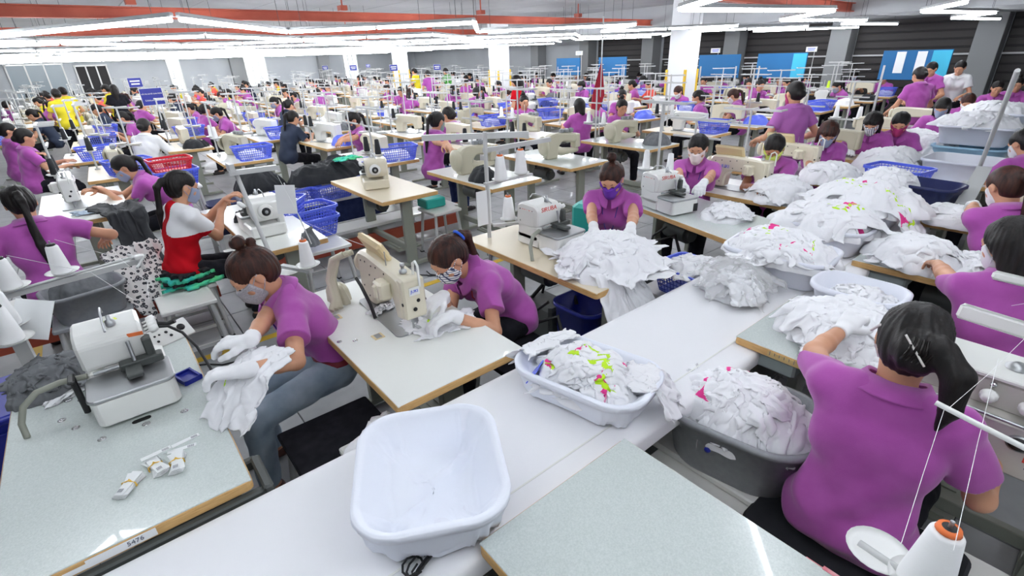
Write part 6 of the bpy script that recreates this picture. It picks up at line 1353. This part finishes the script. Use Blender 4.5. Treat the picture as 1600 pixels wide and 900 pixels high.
for key, u, v, face, l in (
    ('d', 1472, 168, 95, 'short-haired worker bending over a machine near the stacked tubs, far right'), ('c', 1512, 160, 100, 'worker with a white mask right of the short-haired one, far right'),
    ('b', 1558, 138, 110, 'dark-haired worker with a lowered head behind the grey tubs, far right'), ('e', 1590, 132, 100, 'worker in purple cut by the far right edge beside blue tubs'),
    ('s', 1436, 118, -40, 'standing worker in purple seen from behind near the blue board, right'), ('s', 1455, 108, 80, 'standing worker in purple further back by the last blue board'), ('w', 1500, 106, 95, 'standing woman in white with long dark hair before the dark shutters'),
    ('b', 1090, 152, 30, 'worker with dark ponytail seen from behind, right of the white column'), ('c', 1145, 150, 20, 'worker left of the standing woman, seen from behind in deep purple'), ('e', 1188, 133, 150, 'worker with a turned face above the stand of neon cones'), ('b', 1230, 130, 60, 'worker just behind the standing woman\'s head'), ('a', 1308, 135, 60, 'worker between the standing woman and the blue baskets'), ('d', 1335, 118, 120, 'worker near the grey columns, right back'),
    ('r', 1014, 133, 60, 'worker in coral beside the white column'), ('b', 987, 133, 40, 'worker with cropped hair beside the red pennant'), ('e', 972, 150, 150, 'worker behind the red pennant, face turned to the camera'), ('e', 972, 168, 150, 'worker under the thread frame right of centre, face to the camera'),
    ('b', 858, 130, 100, 'worker with short hair right of the red-shirted woman'), ('b', 745, 145, -70, 'worker in profile facing right, centre back'), ('d', 708, 140, 140, 'worker facing the camera left of the profile worker, centre back'), ('b', 700, 180, 20, 'worker partly hidden behind the ponytailed woman in profile'),
    ('b', 626, 143, 130, 'worker facing the camera under a white frame, centre back'), ('c', 641, 146, -60, 'worker with long hair beside the one under the white frame'), ('b', 566, 132, -60, 'worker left of the green-shirted one, centre back'), ('e', 512, 138, 150, 'worker with a raised face in the middle distance, left of centre'), ('b', 495, 145, 30, 'worker with short black hair seen from behind, left of centre'),
    ('a', 428, 160, 85, 'worker with tied hair facing left, middle distance'), ('n', 452, 165, -70, 'navy-shirted worker facing right next to the tied-hair one'), ('n', 458, 185, -70, 'worker in black bending over black cones, middle distance'), ('b', 418, 132, 60, 'worker in the far middle distance left of centre'),
    ('a', 338, 178, 82, 'worker leaning left over navy cloth, middle left'), ('b', 322, 172, -80, 'worker facing right opposite the one leaning over navy cloth'), ('c', 345, 150, 60, 'worker behind the facing pair, middle left'), ('b', 365, 150, -60, 'worker with hands at her face, middle left'),
    ('n', 268, 155, 60, 'worker in dark blue behind the blue sign'), ('b', 222, 165, -60, 'worker in purple just left of the blue sign, arm out'), ('a', 192, 185, 80, 'worker with a ponytail leaning left above the white-bloused woman'), ('c', 192, 152, 70, 'ponytailed worker below the second blue sign'), ('n', 150, 172, 80, 'worker with a grey mask in a dark vest, left'),
    ('a', 80, 165, -75, 'worker with long hair and outstretched arm, upper left'), ('n', 50, 180, 80, 'worker in navy bending over a machine at upper left'), ('b', 12, 165, -60, 'worker at the left edge in the middle rows'),
    ('y', 88, 148, 10, 'worker in a yellow shirt seen from behind, upper left'), ('y', 98, 144, 20, 'second worker in yellow right behind the first'), ('y', 165, 140, 60, 'worker in yellow near the tall dark-clothed woman'), ('k', 178, 140, 0, 'tall dark-clothed woman with hair to her waist, upper left'),
    ('g', 696, 112, 20, 'standing worker in a green shirt, centre back'), ('s', 668, 116, 0, 'standing worker in purple left of the green-shirted one'), ('r', 560, 122, 60, 'worker in a coral vest left of the far white column'), ('y', 647, 112, 30, 'worker in yellow by the far white column')):
    mid(key, u, v, face, l)
# ---- blue ceiling signs, pennants, boards
def polesign(label, u, v, D, w, h_, l1, l2, rz, face=BLUED, ink=PLASW, base=0.0):
    """sign board on a white pole that stands on the floor, D metres from the lens"""
    p = along(u, v, D); t = thing('sign_on_pole', label, 'sign', (p.x, p.y, 0), rz); z = p.z; M(OFFW).box((0, .004, z), (w, .008, h_)).build('frame', t); M(face).box((0, -.002, z), (w - .016, .008, h_ - .016)).build('panel', t)
    if l1:
        for s, dz, sx in ((l1, h_ * .16, .034), (l2, -h_ * .2, .07)):
            o = text(s, w * sx, ink, t, (0, -.0075, z + dz), (PI / 2, 0, 0)); o.scale = (1.7 if s is l1 else 1.15, 1.9 if s is l1 else 1.3, 1)
    else:
        b = M(ink); b.box((0, -.007, z + h_ * .15), (w * .7, .002, h_ * .14)); b.box((0, -.007, z - h_ * .15), (w * .6, .002, h_ * .14)); tag(b.build('lettering', t), kind='stuff')
    b = M(GALV, True); b.cyl((w * .3, .014, base), (w * .3, .014, z + h_ / 2), .009, n=6); b.lathe((w * .3, .014, base), [(.07, 0), (.07, .02), (.012, .03)], 10); b.build('pole', t); return t
polesign('largest blue sign with two lines of white lettering, upper left', 238, 151, 8.6, .40, .28, 'KIỂM TRA CHI TIẾT QUAN TRỌNG', 'Critical point checking', .5)
for (u, v, D, w, l) in ((211, 129, 15, .36, 'blue sign above and left of the largest one'), (66, 125, 24, .3, 'small blue sign before the frosted window'), (508, 106, 27, .3, 'small blue sign left of the far columns'), (552, 106, 22, .3, 'small blue sign in front of the far grey column'), (615, 106, 19, .3, 'small blue sign beside the white far column'), (683, 105, 21, .3, 'small blue sign by the green-shirted worker'), (575, 103, 27, .22, 'tiny blue sign between two others at the far wall')):
    polesign(l, u, v, D, w, w * .75, None, None, .1 if u < 300 else -.5)
for u, v, D, l in ((1118, 79, 15, 'small white sign with blue lettering left of the second blue board'), (1268, 77, 14, 'small white sign before the grey column'), (1472, 74, 13, 'larger white sign near the right columns'), (905, 83, 17, 'small white sign at the far centre')):
    polesign(l, u, v, D, .28, .13, None, None, rd_(-80), PLASW, BLUEP)
CR = mat('dark_red_cloth', (160, 26, 48), .85, noise=(60, (190, 40, 60), .6))
b = M(CR); L_ = [(0, 0, .0), (-.07, .02, -.5), (-.02, .03, -.52), (.02, .0, -.53), (.07, -.02, -.48)]
b.add([(-.012, 0, 0), (.012, 0, 0), (-.1, .03, -.42), (-.16, .0, -.62), (-.05, -.03, -.66), (.03, .02, -.62), (.06, -.02, -.45)], [(0, 2, 6, 1), (2, 3, 4, 6), (4, 5, 6), (1, 6, 2, 0)]); 
p = at(940, 98, 1.8); t = thing('red_pennant', 'dark red cloth pennant hanging on a pole at centre right', 'flag', p); o = b.build('cloth', t); o.scale = (1.15, 1.15, 1.0); sm = o.modifiers.new('s', 'SOLIDIFY'); sm.thickness = .02; b = M(GALV, True); b.cyl((0, 0, -1.02), (0, 0, .6), .01, n=6); b.build('pole', t)
for (x, y, l) in ((13.3, 7.6, 'blue display board nearest right of the white column'), (13.3, 6.0, 'blue display board with a pale strip at its right'), (13.3, 3.35, 'blue display board with white papers, furthest right'), (13.8, 13.6, 'blue display board left of the pair at centre'), (13.8, 11.6, 'second blue display board at centre, beside the pennant')):
    t = thing('display_board', l, 'board', (x, y, 0), rd_(-90)); M(mat('board_blue', (20, 104, 160), .6)).box((0, 0, 1.5), (1.15, .03, .55)).build('panel', t)
    for s in (-1, 1): M(GALV).box((s * .5, 0, .75), (.04, .04, 1.5)).build('leg', t)
    if y < 7: M(mat('board_cyan', (60, 180, 214), .6)).box((.42, -.02, 1.5), (.3, .01, .52)).build('side_panel', t)
    if y < 4:
        for q in (-.25, .1): M(PAPER).box((q, -.02, 1.55), (.16, .01, .4)).build('paper', t)
# leaning pole at the right with its foot plate
pl = thing('leaning_stand', 'slanting white pole with an angled foot plate at the right edge', 'pole', (0, 0, 0)); b = M(GALV, True); b.tube([at(1532, 258, .95), at(1590, 110, 1.75)], .016, 8); b.build('pole', pl)
b = M(GALV); a_ = at(1505, 320, .8); c_ = at(1538, 262, .95); b.T = Matrix.Translation((a_ + c_) / 2) @ (c_ - a_).to_track_quat('X', 'Z').to_matrix().to_4x4(); b.box((0, 0, 0), ((c_ - a_).length, .1, .02)); b.build('foot_plate', pl)
# ---------------------------------------------------------------- the rows behind: one workstation after another
def simple(mk_): 
    o = mk_(); return o
DK = [desk(.62, 1.2, LAMW, PLY, full=False), desk(.62, 1.2, LAMC, PLY, full=False)]
MC = [lockstitch(False, CREAM, False), overlock(False), cylinder_arm(), lockstitch(False, OFFW, False)]
TS = [thread_stand(.72, 2, True, .5), thread_stand(.6, 2, False, .6), thread_stand(.8, 1, True, .42)]
FCN = {'b': cone(YARNB, full=False), 'w': cone(YARNW, full=False), 'n': cone(YARNN, full=False), 'p': cone(YARNP, full=False)}
FV = []
for i, (hair, shirt, lean_) in enumerate((('pony', POLO, 22), ('low', POLO, 14), ('bob', POLOD, 18), ('pony', MATS['navy_shirt'], 20), ('low', MATS['coral_vest'], 16), ('low', MATS['yellow_shirt'], 14))):
    FV.append(person('person', 'far%d' % i, (40, 44, 0), 0, h=.02, lod=2, hair=hair, shirt=shirt, lean=lean_, head=(26, 0, 0), collar=False))
def pjx(p):
    d = Vector(p) - Vector((0, 0, CAM_H)); zc = d.dot(Vector(_f)); return 800 + 780 * d.dot(Vector(_r)) / zc, 450 - 780 * d.dot(Vector(_u)) / zc, zc
MAN = []
for o in bpy.data.objects:
    if o.get('category') == 'person' and o.location.x < 30: MAN.append(pjx(Matrix.Rotation(o.rotation_euler.z, 3, 'Z') @ Vector(o['head']) + o.location))
def hides(x, y):
    """would a worker here stand in front of one the photograph shows?"""
    u, v, zc = pjx((x, y, 1.1)); k = 330 / zc
    return any(abs(u - a) < k and -1.6 * k < v - b < 2.4 * k and zc < c + .2 for a, b, c in MAN)
rnd = random.Random(5)
ORD = ['first', 'second', 'third', 'fourth', 'fifth', 'sixth', 'seventh', 'eighth', 'ninth', 'tenth', 'eleventh', 'twelfth', 'thirteenth', 'fourteenth']
def vis(x, y, z=1.0, m=60):
    d = Vector((x, y, z - CAM_H)); zc = d.dot(Vector(_f))
    if zc < .3: return False
    u = 800 + 780 * d.dot(Vector(_r)) / zc; return -m < u < 1600 + m
rows = [4.55, 6.45, 8.1, 9.9, 11.6, 13.4, 15.2, 17.0, 18.8, 20.6, 22.4, 24.2, 26.0, 27.8]
NC = 0; ncone = 0
TAKEN = [(o.location.x, o.location.y) for o in bpy.data.objects if o.get('category') == 'desk']
for ri, yc in enumerate(rows):
    xs = []; x = -2.6 if ri else 6.0
    if ri == 1: x = 2.9
    col = 0
    while x < 15.6:
        st_ = 1.27 + (.06 * (ri % 3)) + (.12 if ri > 5 else 0)
        if x > 10.6 and x < 12.1 and min(abs(yc - 7.5), abs(yc - 14.6), abs(yc - 21.6)) < 1.15: x += st_; continue
        if any(abs(x - a) < .7 and abs(yc - c) < 1.1 for a, c in TAKEN) or not vis(x, yc) or x < .115 * yc - 1.5 and not vis(x, yc, 1, 10): x += st_; continue
        col += 1; far = yc > 13; rown = ORD[ri]
        yj = yc + rnd.uniform(-.08, .08); rz = rnd.uniform(-.05, .05) + (PI if rnd.random() < .0 else 0)
        where = '%s from the left in the %s back row' % (ORD[min(col - 1, 13)], rown)
        g = 'workstations of the back rows'
        place(DK[(ri + col) % 2], USED, (x, yj, 0), rz, 'wooden-edged sewing desk, ' + where, 'desks of the back rows', 'desk')
        mi_ = rnd.choice((0, 0, 1, 2, 3)); place(MC[mi_], USED, (x + .0, yj + rnd.uniform(-.05, .15), DZ), rz + rnd.choice((0, 0, .3, PI / 2 if mi_ == 2 else 0)), ['cream sewing machine, ', 'white overlock machine, ', 'beige feed-arm machine, ', 'white sewing machine, '][mi_] + where, 'machines of the back rows', 'sewing machine')
        k = rnd.choice((0, 0, 1, 2)); tz = DZ; tx, ty = x - .2, yj + .28
        place(TS[k], USED, (tx, ty, tz), rz, 'white thread stand, ' + where, 'thread stands of the back rows', 'thread stand')
        if not far or col % 2: place(TS[2 if k == 0 else 0], USED, (x + .22, yj + .5, tz), rz + .6, 'second thread stand, ' + where, 'thread stands of the back rows', 'thread stand')
        if k != 1 and ncone < 295:
            rr = .14 if k == 0 else .118
            for s in (-1, 1):
                key = rnd.choice('bbbbww' + ('np' if x > 9 and yc < 8 else 'b')); place(FCN[key], USED, (tx, ty + s * rr, tz + .252), 0, {'b': 'black', 'w': 'white', 'n': 'neon yellow', 'p': 'pink'}[key] + ' thread cone, ' + ('nearer dish, ' if s < 0 else 'further dish, ') + where, 'thread cones of the back rows', 'thread cone'); ncone += 1
        # cloth on the desk
        if rnd.random() < .7 and not far:
            key = rnd.randrange(4)
            if ('cl%d' % key) not in MATS: MATS['cl%d' % key] = heap('cloth_bundle', .34, .36, .12, (BLKC, GRYC, WCLOTH, BLUEP)[key], 50.0 + key, 9, .05, (22, 40))
            place(MATS['cl%d' % key], USED, (x + .08, yj - .38, DZ), rnd.uniform(0, 3), ['black', 'grey', 'white', 'blue'][key] + ' cloth bundle, ' + where, 'cloth bundles of the back rows', 'cloth')
        if rnd.random() < .4 and yc < 14: place(BB, USED, (x + .1, yj - .42, DZ + .001), rnd.uniform(-.3, .3), 'blue lattice basket beside the desk, ' + where, 'baskets of the back rows', 'basket'); 
        sx = x + .56
        if not any((sx - a) ** 2 + (yj - c) ** 2 < .3 for a, c in OCC) and not hides(sx - .15, yj) and rnd.random() < .96:
            if yc < 9:
                src = MV[rnd.choice('abcdeab')]
            elif yc < 13: src = MV[rnd.choice('abcden')] if x < 9 else MV[rnd.choice('abcd')]
            else: src = FV[rnd.choice((0, 1, 2, 0, 1, 3) if x > 8 or yc < 17 else (0, 1, 3, 4, 4, 5, 4))]
            f = 90 + rnd.uniform(-14, 14) if rnd.random() < .8 else rnd.uniform(20, 160)
            o = place(src, USED, (sx, yj - rnd.uniform(0, .2), 0), rd_(f), 'seated sewing worker, ' + where, 'workers of the back rows', 'person'); OCC.append((sx, yj))
        NC += 1; x += st_
print('STATIONS', NC, 'cones', ncone, 'lamps', LN[0])
# stands on the near desks of the left row
for x, y, k, l in ((2.36, 5.3, 0, 'at the back of the cream table'), (3.45, 4.95, 0, 'behind the machine of the ponytailed woman in profile'), (4.2, 5.0, 2, 'behind the centre feed-arm machine'), (5.65, 5.0, 0, 'behind the grey cloth right of centre'), (4.3, 2.6, 1, 'behind the lime-masked woman\'s machine'), (5.3, 2.6, 1, 'behind the bob-haired woman\'s machine'), (6.6, 2.6, 0, 'behind the plaid-masked worker at right'), (8.0, 2.6, 0, 'at the end of the table row'), (3.62, 2.5, 2, 'behind the askew grey desk'), (-.35, 6.8, 0, 'behind the white machine at left')):
    place(TS[k], USED, (x, y, DZ), 0, 'white thread stand ' + l, None, 'thread stand')
    if k != 1:
        rr = .14 if k == 0 else .118
        for s in (-1, 1): place(FCN['b' if x < 5 and y > 4 else 'w'], USED, (x, y + s * rr, DZ + .252), 0, ('black' if x < 5 and y > 4 else 'white') + ' thread cone, %s on the stand ' % ('nearer' if s < 0 else 'further') + l, None, 'thread cone')
# cables and lint on the floor of the left aisle
rc = random.Random(3)
for k in range(7):
    x = [.15, .95, 1.7, 2.4, -.1, 1.9, 2.9][k]; y = [3.2, 3.05, 3.1, 3.15, 3.75, 4.0, 3.5][k]; P_ = [(x, y, .012)]
    for q in range(8): P_.append((P_[-1][0] + rc.uniform(-.05, .16), P_[-1][1] + rc.uniform(-.09, .1), .012))
    b = M(BLK, True); b.tube(P_, .006, 6); tag(b.build('floor_cable'), ['black cable on the floor behind the corner desk', 'black cable on the floor left of the cream machine', 'black cable on the floor behind the cream machine', 'black cable on the floor under the two-tier stand', 'black cable by the yellow line near the spotted jacket', 'black cable on the floor under the cream table', 'black cable on the floor behind the red-lettered machine'][k], 'cable')
for k, (x, y) in enumerate(((1.6, 1.95), (2.1, 2.35), (3.3, 2.3))):
    b = M(STEELD); b.box((0, 0, .2), (.22, .3, .3), ch=.02); b.use(BLK, True); b.tube([(-.05, .1, .35), (.0, .0, .5), (.12, -.1, .55), (.1, -.2, .35)], .014, 8); b.tube([(.05, .1, .35), (.1, .1, .5), (.14, 0, .6)], .01, 8); b.use(BLUEP, True); b.tube([(0, -.1, .35), (.05, -.2, .3), (.1, -.2, .1), (.05, -.1, .02)], .006, 6)
    put(b.build('pneumatic_unit'), ['dark pneumatic unit with a blue hose under the cream desk edge, front', 'dark pneumatic unit under the middle of the cream desk', 'dark pneumatic unit under the askew grey desk'][k], 'machine unit', (x + .1, y, .0))
# prototypes that were never used are removed
for o in list(bpy.data.objects):
    if o.parent is None and o.type in ('EMPTY', 'MESH') and o.get('kind') != 'structure' and ('label' not in o or o.location.x > 30):
        for c_ in list(o.children):
            for g_ in list(c_.children): bpy.data.objects.remove(g_)
            bpy.data.objects.remove(c_)
        bpy.data.objects.remove(o)
